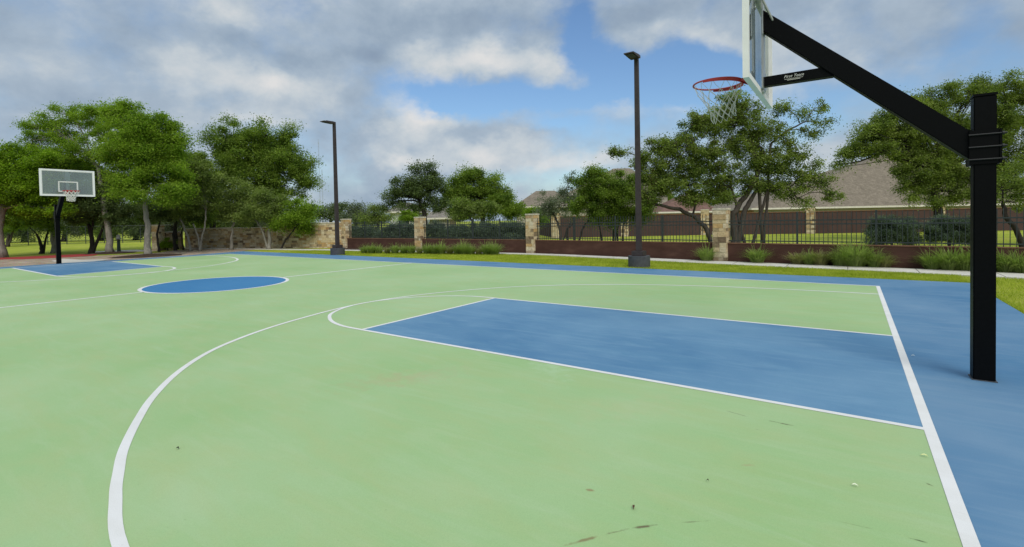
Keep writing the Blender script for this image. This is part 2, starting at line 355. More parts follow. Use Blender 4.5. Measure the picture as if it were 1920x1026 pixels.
M['brick'] = brickmat('red_brown_brick', (.28, .13, .08), (.36, .19, .12)); M['brick_tan'] = brickmat('tan_brick', (.42, .30, .20), (.36, .25, .17))
M['trim'] = simple('cream_trim', (.62, .58, .50), .7); M['panewin'] = simple('dark_window_glass', (.03, .035, .04), .1, .6); M['siding'] = simple('white_siding', (.62, .62, .60), .7)

# ---------------------------------------------------------------- ground, court, paths
def sheet(name, poly, z, mat, thick=0):
    b = MB(); n = len(poly); b.add([(x, y, z) for x, y in poly], [tuple(range(n))])
    if thick:
        b.add([(x, y, z) for x, y in poly] + [(x, y, z - thick) for x, y in poly], [(i, (i + 1) % n, (i + 1) % n + n, i + n) for i in range(n)])
    o = b.build(name, mat, fix=False)
    if o.data.polygons[0].normal.z < 0:
        for p in list(o.data.polygons)[:1]: p.flip()
    tag(o, kind='structure'); return o
def smoothpoly(pts, n=8):
    P = [Vector((*p, 0)) for p in pts]; out = []
    for i in range(len(P) - 1):
        a, b, c_, d = P[max(i - 1, 0)], P[i], P[i + 1], P[min(i + 2, len(P) - 1)]
        for k in range(n):
            t = k / n; q = .5 * ((2 * b) + (c_ - a) * t + (2 * a - 5 * b + 4 * c_ - d) * t * t + (3 * b - a - 3 * c_ + d) * t ** 3); out.append((q.x, q.y))
    out.append(tuple(pts[-1])); return out
def line(b, pts, wd, z, closed=False):
    K = len(pts); P = [Vector(p) for p in pts]; vs = []
    for i in range(K):
        if closed: t = P[(i + 1) % K] - P[i - 1]
        else: t = P[min(i + 1, K - 1)] - P[max(i - 1, 0)]
        t.normalize(); nn = Vector((-t.y, t.x)) * wd / 2
        vs += [(P[i].x + nn.x, P[i].y + nn.y, z), (P[i].x - nn.x, P[i].y - nn.y, z)]
    b.add(vs, [(2 * i, 2 * i + 1, (2 * i + 3) % (2 * K), (2 * i + 2) % (2 * K)) for i in range(K if closed else K - 1)])
GZ = -0.035
b = MB(); S_ = 900; b.add([(-S_, -S_, GZ), (S_, -S_, GZ), (S_, S_, GZ), (-S_, S_, GZ)], [(0, 1, 2, 3)])
tag(b.build('ground', M['grass']), kind='structure')
sheet('court_slab', [(-29.0, -8.2), (1.66, -8.2), (1.66, 8.02), (-4, 8.06), (-13, 8.22), (-21, 8.3), (-29.5, 8.25), (-28.75, 5.0), (-28.75, 0)], 0, M['blue'], .12)
CL, CW = -27.63, 6.6
sheet('green_playing_surface', [(CL, -CW), (0, -CW), (0, CW), (CL, CW)], .0015, M['green'])
KL, KR = 6.16, 1.58
sheet('near_blue_key', [(-KL, -KR), (0, -KR), (0, KR), (-KL, KR)], .003, M['blue_worn'])
sheet('far_blue_key', [(CL, -1.56), (-21.35, -1.6), (-21.9, 1.6), (CL, 1.6)], .003, M['blue'])
RX, RY = 1.74, 1.62
sheet('centre_blue_circle', [(-14.0 + RX * math.cos(t * math.pi / 48), RY * math.sin(t * math.pi / 48)) for t in range(96)], .003, M['blue_fresh'])
b = MB(); Z = .0042
line(b, [(.033, -CW - .03), (.033, CW + .03)], .066, Z); line(b, [(CL, -CW), (CL, CW)], .085, Z)
line(b, [(CL, CW), (0, CW)], .062, Z); line(b, [(CL, -CW), (0, -CW)], .062, Z)
for y in (-KR, KR): line(b, [(-KL, y), (0, y)], .054, Z)
line(b, [(-KL + .02, -KR + .023), (-KL + .02, KR - .023)], .054, Z)
line(b, [(CL + .03, -1.56), (-21.38, -1.6)], .085, Z); line(b, [(CL + .03, 1.6), (-21.9, 1.6)], .085, Z); line(b, [(-21.38, -1.57), (-21.9, 1.57)], .085, Z)
ftp = smoothpoly([(-6.14, 1.58), (-6.7, 1.53), (-7.2, 1.30), (-7.62, .93), (-7.9, .43), (-8.0, -.1), (-7.9, -.56), (-7.72, -.90), (-7.48, -1.17), (-7.05, -1.43), (-6.6, -1.56), (-6.14, -1.58)], 8)
line(b, ftp, .056, Z + .0004)
t3 = smoothpoly([(0, 5.36), (-1.26, 5.30), (-2.7, 5.12), (-4.25, 4.70), (-5.4, 4.12), (-6.4, 3.36), (-7.15, 2.47), (-7.68, 1.45), (-7.93, .6), (-7.99, -.1), (-7.91, -.75), (-7.75, -1.36), (-7.52, -2.04), (-7.22, -2.66), (-6.80, -3.28), (-6.22, -3.835), (-5.575, -4.285), (-5.04, -4.575), (-4.52, -4.82), (-4.155, -4.955), (-3.82, -5.065), (-3.26, -5.205), (-2.2, -5.32), (0, -5.34)], 6)
line(b, t3, .060, Z + .0002)
line(b, smoothpoly([(-21.9, 1.6), (-21.3, 1.62), (-20.62, 1.47), (-20.08, 1.16), (-19.68, .75), (-19.46, .25), (-19.45, -.29), (-19.6, -.8), (-20.05, -1.23), (-20.6, -1.48), (-21.38, -1.6)], 6), .09, Z + .0004)
line(b, smoothpoly([(CL + .03, -5.35), (-25.6, -5.3), (-23.2, -4.75), (-21.3, -3.55), (-20.2, -2.3), (-19.75, -1.2), (-19.6, -.2), (-19.67, .7), (-19.93, 1.6), (-20.42, 2.62), (-21.25, 3.62), (-22.45, 4.55), (-24.1, 5.2), (-25.7, 5.45), (CL + .03, 5.47)], 6), .09, Z + .0002)
line(b, [(-14.0 + RX * math.cos(t * math.pi / 48), RY * math.sin(t * math.pi / 48)) for t in range(96)], .085, Z, True)
line(b, [(-13.78, RY + .02), (-13.74, CW - .032)], .095, Z); line(b, [(-14.1, -CW + .032), (-13.98, -RY - .02)], .085, Z)
tag(b.build('court_lines', M['white'], fix=False), kind='structure')

pn = [(-40, 8.2), (-31, 9.8), (-23.3, 10.85), (-18.6, 11.4), (-12.05, 11.9), (-8, 11.30), (-3.9, 10.50), (-1, 10.15), (1.25, 9.82), (2.7, 9.55), (9, 8.3)]
pf = [(9, 9.45), (2.8, 10.68), (1.3, 10.94), (-1, 11.2), (-4, 11.50), (-8, 12.1), (-12, 12.55), (-18.6, 12.1), (-23.3, 11.6), (-31, 10.5), (-40, 9.0)]
sheet('footpath', smoothpoly(pn, 6) + smoothpoly(pf, 6), GZ + .03, M['concrete'], .06)
b = MB()
for x in [i * 1.5 - 38 for i in range(31)]:
    def yi(P, x):
        P = sorted(P)
        for (a, c_), (d, e_) in zip(P, P[1:]):
            if a <= x <= d: return c_ + (e_ - c_) * (x - a) / (d - a)
    y0, y1 = yi(pn, x), yi(pf, x); line(b, [(x, y0 + .02), (x, y1 - .02)], .015, GZ + .0315)
tag(b.build('path_joints', M['soil'], fix=False), kind='structure')
sheet('mulch_bed', smoothpoly([(-28.9, -12), (-36.8, -12), (-36.7, -3), (-36.65, -.53), (-35.2, .4), (-34.8, 2.9), (-34.2, 4.4), (-34.3, 5.7), (-35.5, 6.6), (-37.5, 8.5), (-38, 10.5), (-33, 11.2), (-31.3, 9.9), (-30.2, 8.6), (-29.2, 8.0), (-28.6, 5), (-28.6, 0), (-28.9, -12)], 5)[:-1], GZ + .010, M['mulch'])
sheet('planting_bed', [(-26.5, 12.0), (-23.3, 11.5), (-18.6, 12.0), (-12, 12.5), (-8, 12.0), (-4, 11.4), (1.3, 10.85), (2.8, 10.6), (9, 9.4), (9, 10.9), (4.3, 11.2), (-4, 12.1), (-12.4, 12.9), (-26.5, 13.1)], GZ + .014, M['soil'])
sheet('red_path', smoothpoly([(-36.6, -14), (-36.7, -3), (-36.65, -.6), (-35.25, .35), (-35.1, 2.75), (-37.7, 3.65), (-38.2, 3.0), (-38.7, 1.0), (-38.9, -3), (-38.9, -14)], 5), GZ + .018, M['redpath'])
o = sheet('concrete_pad', [(-29.2, .30), (-31.75, .41), (-33.2, 1.2), (-31.1, 1.4), (-30.1, 2.25), (-29.3, 1.7), (-28.9, 1.2)], GZ + .022, M['concrete'])
sheet('fountain_pad', [(-38.8, 5.2), (-36.9, 5.9), (-36.6, 6.6), (-40.5, 6.6), (-41.5, 4.2), (-39.6, 4.0)], GZ + .012, M['concrete'])
sheet('far_road', [(-60, 19.0), (-27, 17.5), (-12, 17.0), (30, 16.0), (30, 18.2), (-12, 19.5), (-27, 20.5), (-60, 23)], GZ + .01, M['concrete'])

# grass blades on the strips beside the court
rng = np.random.default_rng(3)
def blades(name, pts, h, wd, mat):
    n = len(pts); ang = rng.uniform(0, 2 * np.pi, n); hh = h * rng.uniform(.5, 1.3, n); lean = rng.normal(0, .45, (n, 2)) * hh[:, None]
    dx = np.cos(ang) * wd / 2; dy = np.sin(ang) * wd / 2; V = np.zeros((n, 3, 3))
    V[:, 0] = np.c_[pts[:, 0] - dx, pts[:, 1] - dy, np.full(n, GZ)]; V[:, 1] = np.c_[pts[:, 0] + dx, pts[:, 1] + dy, np.full(n, GZ)]
    V[:, 2] = np.c_[pts[:, 0] + lean[:, 0], pts[:, 1] + lean[:, 1], GZ + hh]
    return npmesh(name, V.reshape(-1, 3), np.arange(3 * n).reshape(-1, 3), mat)
NB = 120000
X = 8 - 34 * rng.random(NB) ** 1.25; T = rng.random(NB)
pnx = np.array([p[0] for p in pn]); pny = np.array([p[1] for p in pn])
cex = np.array([-29.5, -21, -13, -4, 1.66, 1.70, 9]); cey = np.array([8.25, 8.3, 8.22, 8.06, 8.02, 2.0, 2.0])
Ylo = np.interp(X, cex, cey); Yhi = np.interp(X, pnx, pny); Y = Ylo + (Yhi - Ylo) * T - rng.random(NB) ** 3 * .04
keep = (X > 1.7) | (Y > 7.95)
P = np.c_[X[keep], Y[keep]]
edge = np.c_[-rng.random(14000) ** 1.2 * 24 + 1.7, np.zeros(14000)]; edge[:, 1] = np.interp(edge[:, 0], cex, cey) + rng.normal(.02, .035, 14000)
P = np.r_[P, edge, np.c_[1.69 + abs(rng.normal(0, .03, 3000)), rng.uniform(2, 8, 3000)]]
tag(blades('grass', P, .055, .012, M['lawnblade']), 'short yellow green lawn grass between the blue court edge and the footpath', 'grass', kind='stuff')

# ---------------------------------------------------------------- basketball hoops
def hoop(label, loc, rotz, overhang, cord=1.0, mirror=1):
    t = thing('basketball_hoop', label, 'basketball hoop', loc, rotz, 'basketball hoops at the two ends of the court')
    bx = -overhang                                  # plane of the board front
    MB().box((0, 0, 1.27), (.15, .15, 2.54)).build('pole', M['black'], t, bevel=.008)
    MB().box((0, 0, .003), (.172, .172, .006)).build('base_seal', M['darkbase'], t)
    MB().box((0, 0, 2.552), (.158, .158, .02)).build('pole_cap', M['black'], t)
    xa, xb = -.085, bx + .075; zt0, zt1 = 2.235, 3.75; zb0, zb1 = 1.975, 3.52
    MB().prism([(xa, zb0), (xa, zt0), (xb, zt1), (xb, zb1)], -.066, .066).build('main_arm', M['black'], t, bevel=.006)
    fz = lambda x: zb0 + (zb1 - zb0) * (x - xa) / (xb - xa)
    xj = xa + (2.93 - zb0) / (zb1 - zb0) * (xb - xa)
    xj2 = xa + (3.03 - zb0) / (zb1 - zb0) * (xb - xa)
    lo = MB().prism([(xj, 2.925), (xj2 + .0, 3.03), (xb, 3.03), (xb, 2.93)], -.05, .05).build('lower_arm', M['black'], t, bevel=.004)
    c_ = MB(); c_.box((0, -.082, 2.09), (.21, .010, .30)); c_.box((0, .082, 2.09), (.21, .010, .30)); c_.box((-.095, 0, 2.09), (.016, .172, .32)); c_.box((.098, 0, 2.09), (.014, .19, .30))
    cl_ = c_.build('clamp', M['black'], t)
    for z in (2.20, 2.09, 1.98):
        for y in (-.094, .094):
            b = MB(); b.tube([(-.11, y, z), (.104, y, z), (.105, y, z), (.120, y, z), (.121, y, z), (.137, y, z)], [.007, .007, .014, .014, .007, .007], 8); b.build('clamp_bolt', M['bolt'], cl_)
    # board
    W2, zb, ztp = .86, 2.85, 3.93; fr = MB(); dpt = .055; fw = .055
    for y in (-W2 + fw / 2, W2 - fw / 2): fr.box((bx + dpt / 2, y, (zb + ztp) / 2), (dpt, fw, ztp - zb))
    for z in (zb + fw / 2, ztp - fw / 2): fr.box((bx + dpt / 2, 0, z), (dpt, 2 * W2 - 2 * fw, fw))
    bd = fr.build('backboard', M['boardframe'], t)
    MB().box((bx + .012, 0, (zb + ztp) / 2), (.012, 2 * W2 - 2 * fw, ztp - zb - 2 * fw)).build('glass_pane', M['glass'], bd)
    q = MB(); xx = bx + .003
    for y in (-W2 + fw + .012, W2 - fw - .012): q.box((xx, y, (zb + ztp) / 2), (.004, .024, ztp - zb - 2 * fw))
    for z in (zb + fw + .012, ztp - fw - .012): q.box((xx, 0, z), (.004, 2 * W2 - 2 * fw - .048, .024))
    sw, s0, s1 = .29, 3.02, 3.45
    for y in (-sw, sw): q.box((xx, y, (s0 + s1) / 2), (.004, .046, s1 - s0))
    for z in (s0 + .02, s1 - .02): q.box((xx, 0, z), (.0035, 2 * sw - .046, .046))
    q.build('painted_lines', M['white'], bd)
    st = MB(); st.box((bx + .065, 0, (zb + ztp) / 2 - .01), (.02, .10, ztp - zb - .06)); st.box((bx + .072, 0, 3.0), (.012, .26, .20)); st.box((bx + .072, 0, 3.64), (.012, .16, .30))
    st.build('mounting_bracket', M['zinc'], t)
    for s in (-1, 1):
        MB().tube([(xb + .10, s * .05, 3.60), (bx + .06, s * .16, ztp - .04)], .012, 8).build('brace', M['zinc'], t)
    # rim
    rc, rr, rz = bx - .41, .262, 3.05
    ring = MB().tube([(rc + rr * math.cos(a), rr * math.sin(a), rz) for a in [i * math.pi / 28 for i in range(56)]], .0095, 8, closed=True).build('rim', M['rim'], t, smooth=True)
    sk = MB()
    A = [R(-112) + R(224) * i / 28 for i in range(29)]
    vs = []; hh = .042
    for a in A:
        k = .55 + .45 * math.cos(a / 1.3)
        for r_, z in ((rr + .006, rz + .004), (rr + .006, rz - hh * k), (rr + .012, rz - hh * k), (rr + .012, rz + .004)): vs.append((rc + r_ * math.cos(a), r_ * math.sin(a), z))
    sk.add(vs, [(4 * i + k, 4 * i + (k + 1) % 4, 4 * i + 4 + (k + 1) % 4, 4 * i + 4 + k) for i in range(28) for k in range(4)])
    sk.box((bx - .008, 0, rz - .03), (.014, .18, .13)); sk.prism([(bx - .015, rz), (rc + rr - .01, rz), (rc + rr - .01, rz - .02), (bx - .015, rz - .09)], -.075, -.068); sk.prism([(bx - .015, rz), (rc + rr - .01, rz), (rc + rr - .01, rz - .02), (bx - .015, rz - .09)], .068, .075)
    sk.box(((bx - .015 + rc + rr) / 2 - .01, 0, rz - .001), (bx - rc - rr, .15, .006))
    sk.build('rim_bracket', M['rim'], ring)
    # net, blown a little by the wind
    b = MB(); n = 12; rows = [(0, .258), (.10, .215), (.17, .180), (.235, .150), (.295, .130), (.35, .122), (.40, .125)]
    def np_(k, i):
        d, r_ = rows[i]; a = 2 * math.pi * (k + (.5 if i % 2 else 0)) / n
        wv = .012 * math.sin(3.1 * k + i * 1.7) if i else 0
        return (rc + (r_ + wv) * math.cos(a) + .16 * d * mirror, (r_ + wv) * math.sin(a) + .10 * d, rz - .008 - d * (1 - .10 * math.cos(a)))
    for i in range(len(rows) - 1):
        for k in range(n):
            for kk in ((k, k - 1) if i % 2 == 0 else (k, k + 1)):
                p0, p1 = Vector(np_(k, i)), Vector(np_(kk, i + 1)); mid = (p0 + p1) / 2 + Vector((random.uniform(-1, 1), random.uniform(-1, 1), random.uniform(-1, 0))) * .006
                b.tube([p0, mid, p1], [.0026 * cord, .0030 * cord, .0032 * cord] if i else [.0022 * cord, .0024 * cord, .0026 * cord], 5, cap=False)
            if i: b.tube([Vector(np_(k, i)) + Vector((0, 0, .006)), Vector(np_(k, i)) - Vector((0, 0, .006))], .0075, 5)
    b.build('net', M['net'], t)
    return t, lo
M['bolt'] = simple('dull_steel_bolts', (.025, .025, .025), .5, .3, .2)
near, lower = hoop('near black cantilever basketball hoop with glass board seen from behind, on the blue apron', (.561, .032, 0), 0, 1.83)
far_, _ = hoop('distant black basketball hoop with white framed glass board facing us under the trees', (-28.62, .03, 0), math.pi, 1.80, cord=3.4, mirror=-1)
# maker's lettering on the lower arm, with two rows of fine print below
def text(body, size, loc, rot, mat, parent, name='lettering', shear=0.0, ext=.0006):
    cu = bpy.data.curves.new('t', 'FONT'); cu.body = body; cu.size = size; cu.extrude = ext; cu.shear = shear; cu.align_x = 'CENTER'; cu.align_y = 'CENTER'
    to = bpy.data.objects.new('t', cu); C.objects.link(to); dg = bpy.context.evaluated_depsgraph_get(); dg.update()
    me = bpy.data.meshes.new_from_object(to.evaluated_get(dg)); bpy.data.objects.remove(to); me.materials.clear(); me.materials.append(mat)
    o = bpy.data.objects.new(name, me); C.objects.link(o); o.parent = parent; o.location = loc; o.rotation_euler = rot; return o
text('First Team', .042, (-1.47, -.0512, 2.992), (R(90), 0, 0), M['white'], lower, shear=.35)
b = MB(); b.box((-1.47, -.0508, 2.966), (.17, .0012, .0035)); b.box((-1.47, -.0508, 2.955), (.12, .0012, .005)); b.build('fine_print_lines', M['net'], lower)

# ---------------------------------------------------------------- court lights
def lamp(label, x, y, h, tilt):
    t = thing('light_pole', label, 'light pole', (x, y, GZ), 0, 'court light poles on the grass edge')
    MB().cyl((0, 0, 0), .335, .36, 40).build('concrete_base', M['darkbase'], t, smooth=False)
    MB().box((0, 0, .36 + .075), (.36, .36, .15)).build('base_cover', M['bronze'], t, bevel=.01)
    b = MB(); a, c_ = .078, .058
    vs = [(sx_ * a, sy_ * a, .51) for sx_, sy_ in ((-1, -1), (1, -1), (1, 1), (-1, 1))] + [(sx_ * c_, sy_ * c_, h) for sx_, sy_ in ((-1, -1), (1, -1), (1, 1), (-1, 1))]
    b.add(vs, [(3, 2, 1, 0), (4, 5, 6, 7), (0, 1, 5, 4), (1, 2, 6, 5), (2, 3, 7, 6), (3, 0, 4, 7)]); b.build('pole', M['bronze'], t, bevel=.004)
    hd = MB(); hd.prism([(-.06, h - .10), (-.06, h - .02), (-.20, h - .01), (-.66, h - .045), (-.68, h - .075), (-.20, h - .10)], -.15, .15, 'x'); 
    for i in range(6): hd.box((-.11 + i * .044, -.36, h - .018), (.008, .28, .02))
    o = hd.build('lamp_head', M['bronze'], t); MB().box((0, -.44, h - .098), (.22, .34, .012), Matrix.Rotation(R(-2), 3, 'X')).build('lens', M['darkbase'], o)
    return t
lamp('dark bronze court light pole standing left in front of the stone wall', -20.9, 8.52, 6.45, 0)
lamp('dark bronze court light pole standing beside the blue edge before the third fence bay', -5.87, 8.75, 6.55, 0)

# ---------------------------------------------------------------- perimeter wall, pillars, fence
PL = [(-26.3, 13.0), (-19.75, 12.95), (-12.45, 12.9), (-4.12, 12.05), (4.35, 11.15), (12.8, 10.2)]
def blockwork(b, L_, T_, H_, bw, bh, seed, prot=.014):
    """blocks on the four faces of a core L_ x T_ x H_ centred on x,y from z=0"""
    r_ = random.Random(seed)
    z = 0.0
    while z < H_ - .02:
        hh = min(r_.uniform(.7, 1.35) * bh, H_ - z)
        if H_ - z - hh < bh * .4: hh = H_ - z
        for side in range(4):
            ln = L_ if side % 2 == 0 else T_; s_ = -ln / 2
            while s_ < ln / 2 - .01:
                ww = min(r_.uniform(.55, 1.5) * bw, ln / 2 - s_)
                if ln / 2 - s_ - ww < bw * .3: ww = ln / 2 - s_
                pr_ = prot + r_.uniform(0, .016); g = .007; cx = s_ + ww / 2; d_ = .05
                off = (T_ if side % 2 == 0 else L_) / 2
                if side == 0: c_, d = (cx, -off + d_ / 2 - pr_, z + hh / 2), (ww - g, d_, hh - g)
                elif side == 2: c_, d = (cx, off - d_ / 2 + pr_, z + hh / 2), (ww - g, d_, hh - g)
                elif side == 1: c_, d = (off - d_ / 2 + pr_, cx, z + hh / 2), (d_, ww - g, hh - g)
                else: c_, d = (-off + d_ / 2 - pr_, cx, z + hh / 2), (d_, ww - g, hh - g)
                b.box(c_, d); s_ += ww
        z += hh
def pillar(label, x, y, rz, h=1.80, w_=.46, seed=0, group='stone pillars of the perimeter fence'):
    t = thing('stone_pillar', label, 'pillar', (x, y, GZ), rz, group)
    b = MB(); blockwork(b, w_ - .03, w_ - .03, h - .05, .26, .15, seed); b.build('stone_blocks', M['stone'], t, fix=False)
    MB().box((0, 0, (h - .05) / 2), (w_ - .045, w_ - .045, h - .05)).build('mortar_core', M['mortar'], t)
    MB().box((0, 0, h - .012), (w_ + .03, w_ + .03, .07)).build('cap', M['capstone'], t, bevel=.012)
    return t
plab = ['limestone pillar ending the long stone wall, just right of the left light pole', 'limestone pillar between the first and second bays of the iron fence', 'limestone pillar left of the right light pole, by the bare path edge', 'tall near limestone pillar in front of the spreading live oak', 'limestone pillar at the right end of the iron fence', 'x']
angs = [math.atan2(PL[min(i + 1, 5)][1] - PL[max(i - 1, 0)][1], PL[min(i + 1, 5)][0] - PL[max(i - 1, 0)][0]) for i in range(6)]
for i in range(5): pillar(plab[i], *PL[i], angs[i], seed=i + 1)
bl = ['first bay, orange flower behind it', 'second bay, sage shrubs behind', 'third bay, behind right light pole', 'fourth bay, clipped shrubs behind', 'x']
for i in range(4):
    (x0, y0), (x1, y1) = PL[i], PL[i + 1]; Ln = math.hypot(x1 - x0, y1 - y0); a = math.atan2(y1 - y0, x1 - x0); mx_, my_ = (x0 + x1) / 2, (y0 + y1) / 2
    l2 = Ln - .47
    t = thing('retaining_wall', 'low dark brown stucco wall under the iron fence, ' + bl[i], 'wall', (mx_, my_, GZ), a, 'brown walls under the iron fence')
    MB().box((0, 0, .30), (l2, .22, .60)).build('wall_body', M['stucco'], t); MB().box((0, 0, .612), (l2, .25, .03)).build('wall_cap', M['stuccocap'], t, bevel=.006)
    t = thing('iron_fence', 'dark iron picket fence on the brown wall, ' + bl[i], 'fence', (mx_, my_, GZ), a, 'iron fence bays between the stone pillars')
    for z in (.70, 1.25, 1.37): MB().box((0, .02, z), (l2, .035, .036)).build('rail', M['iron'], t)
    np2 = int(l2 / .118); b = MB()
    for k in range(np2): 
        x = -l2 / 2 + (k + .5) * l2 / np2; b.box((x, .02, 1.11), (.017, .017, .97)); b.add([(x - .0085, .0115, 1.595), (x + .0085, .0115, 1.595), (x + .0085, .0285, 1.595), (x - .0085, .0285, 1.595), (x, .02, 1.635)], [(0, 1, 4), (1, 2, 4), (2, 3, 4), (3, 0, 4)])
    b.build('pickets', M['iron'], t, fix=False)
    n_ = 3
    for k in range(1, n_ + 1):
        x = -l2 / 2 + k * l2 / (n_ + 1) + .059; MB().box((x, .02, 1.12), (.05, .05, 1.04)).build('post', M['iron'], t)
def wallpiece(name, label, P0, P1, h0, h1, th, seed, bw=.30, bh=.13, grp=None, cap=True):
    Ln = math.hypot(P1[0] - P0[0], P1[1] - P0[1]); a = math.atan2(P1[1] - P0[1], P1[0] - P0[0])
    t = thing(name, label, 'wall', ((P0[0] + P1[0]) / 2, (P0[1] + P1[1]) / 2, GZ), a, grp)
    b = MB(); blockwork(b, Ln, th, (h0 + h1) / 2, bw, bh, seed); b.build('stone_blocks', M['stone'], t, fix=False)
    MB().box((0, 0, (h0 + h1) / 4), (Ln - .02, th - .02, (h0 + h1) / 2)).build('mortar_core', M['mortar'], t)
    if cap: MB().box((0, 0, (h0 + h1) / 2 + .03), (Ln + .03, th + .10, .07)).build('cap', M['capstone'], t, bevel=.01)
    return t
wallpiece('stone_wall', 'tall limestone block wall right section, beside the left light pole', (-31.2, 11.55), (-26.53, 12.95), 1.56, 1.56, .4, 31)
wallpiece('stone_wall', 'lower limestone block wall section running behind the slender tree trunks', (-39.2, 9.2), (-31.6, 11.42), 1.34, 1.34, .4, 32)
pillar('short limestone pier at the step between the two stone wall sections', -31.4, 11.5, .29, h=1.60, w_=.46, seed=9, group=None)
pillar('pale limestone entrance pillar with a cut corner behind the pale tree trunk', -37.3, 6.75, .5, h=1.66, w_=.5, seed=12, group=None)
wallpiece('stone_wall', 'short pale limestone wing wall beside the entrance pillar, round shrub in front', (-38.9, 8.6), (-37.5, 7.1), 1.15, 1.15, .35, 33)

# far brown wall with stone pillars
def farseg(label, x0, y0, x1, y1, h):
    Ln = math.hypot(x1 - x0, y1 - y0); a = math.atan2(y1 - y0, x1 - x0); t = thing('boundary_wall', label, 'wall', ((x0 + x1) / 2, (y0 + y1) / 2, GZ), a, 'brown boundary wall sections before the houses')
    b = MB(); b.box((0, 0, h / 2), (Ln - .5, .2, h)); nb = int(Ln / 2.4)
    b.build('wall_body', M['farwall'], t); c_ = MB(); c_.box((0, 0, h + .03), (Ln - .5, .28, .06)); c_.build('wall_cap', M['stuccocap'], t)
    for k in range(1, nb): MB().box((-Ln / 2 + k * Ln / nb, -.11, h / 2), (.06, .025, h - .02)).build('wall_rib', M['farwall'], t)
FP = [at(1043, 430, 40), at(1172, 430, 40.5), at(1322, 430, 40.5), at(1519, 430, 39), at(1760, 430, 38), at(2010, 430, 37)]
FP = [(p[0], p[1]) for p in FP]
fl = ['at the left end, beside the sparse grey tree', 'behind the dark multi stemmed tree', 'behind the near pillar and oak trunk', 'in front of the big tan roof', 'behind the black hoop pole']
for i, (x, y) in enumerate(FP[:5]):
    pillar('small distant limestone boundary pillar, ' + fl[i], x, y, .2, h=2.1, w_=.62, seed=40 + i, group='distant limestone pillars of the boundary wall')
for i in range(5): farseg('distant brown boundary wall section ' + ['right of its leftmost pillar', 'behind the right light pole', 'behind the live oak trunk', 'below the brick house and tan roof', 'beyond the black hoop pole'][i], *FP[i], *FP[i + 1], 1.72)
q0 = at(1005, 440, 52); farseg('distant brown boundary wall section turning back at its left end', q0[0], q0[1], FP[0][0], FP[0][1], 1.55)

# ---------------------------------------------------------------- houses
def house(label, uL, uR, vE, D_, vR, uR0, uR1, depth, rot, wall, roof, win=True, eave=None):
    """hip roofed house: eave line from pixel uL to uR at distance D_, ridge between pixels uR0..uR1 at row vR"""
    a, b_ = at(uL, vE, D_), at(uR, vE, D_); c_ = (a + b_) / 2; wdt = np.linalg.norm((b_ - a)[:2]); ze = eave if eave else float(c_[2])
    an = math.atan2(b_[1] - a[1], b_[0] - a[0]) + rot
    rp = at((uR0 + uR1) / 2, vR, D_ + depth / 2); rz = float(rp[2]) - GZ; r0, r1 = at(uR0, vR, D_ + depth / 2), at(uR1, vR, D_ + depth / 2)
    t = thing('house', label, 'house', (c_[0], c_[1], GZ), an)
    ex = Vector((math.cos(an), math.sin(an))); l0 = (Vector(r0[:2]) - Vector(c_[:2])).dot(ex); l1 = (Vector(r1[:2]) - Vector(c_[:2])).dot(ex)
    l0, l1 = max(l0, -wdt / 2 + 1), min(l1, wdt / 2 - 1)
    MB().box((0, depth / 2, (ze - .05) / 2), (wdt - 1.0, depth - 1.0, ze - .05)).build('wall', wall, t)
    b = MB(); e_ = [(-wdt / 2, 0, ze), (wdt / 2, 0, ze), (wdt / 2, depth, ze), (-wdt / 2, depth, ze)]; r_ = [(l0, depth / 2, rz), (l1, depth / 2, rz)]
    b.add(e_ + r_, [(0, 1, 5, 4), (1, 2, 5), (2, 3, 4, 5), (3, 0, 4), (3, 2, 1, 0)]); b.build('roof', roof, t)
    f = MB(); f.box((0, -.02, ze - .09), (wdt + .04, .05, .2)); f.box((-wdt / 2 - .02, depth / 2, ze - .09), (.05, depth, .2)); f.box((wdt / 2 + .02, depth / 2, ze - .09), (.05, depth, .2)); f.build('fascia', M['trim'], t)
    if win:
        n_ = max(1, int(wdt / 5))
        for k in range(n_):
            x = -wdt / 2 + (k + .5) * wdt / n_; o = MB().box((x, .49, ze - 1.25), (1.5, .08, 1.3)).build('window', M['trim'], t); MB().box((x, .44, ze - 1.25), (1.3, .04, 1.1)).build('pane', M['panewin'], o)
    return t
house('single storey brick house with the big tan shingle roof at the right', 1405, 1960, 385, 58, 285, 1668, 1760, 17, .03, M['brick'], M['roof_tan'])
house('small house with reddish brown roof behind the leaning oak limb', 1235, 1345, 396, 60, 366, 1275, 1312, 8, 0, M['brick'], M['roof_red'])
house('house whose tan gable peak rises above the dark multi stemmed tree', 1060, 1260, 362, 70, 316, 1150, 1180, 12, 0, M['brick_tan'], M['roof_tan'])
house('house with pale tan roof between the domed tree and the sparse grey tree', 962, 1090, 386, 66, 358, 1005, 1040, 11, 0, M['brick_tan'], M['roof_tan'])
house('white and tan house with grey roof left of the dark sparse oak trunk', 722, 790, 396, 62, 380, 738, 768, 9, 0, M['siding'], M['roof_grey'])
house('house with grey roof showing under the oak branches right of its trunk', 796, 850, 408, 60, 388, 812, 838, 8, 0, M['brick_tan'], M['roof_grey'])
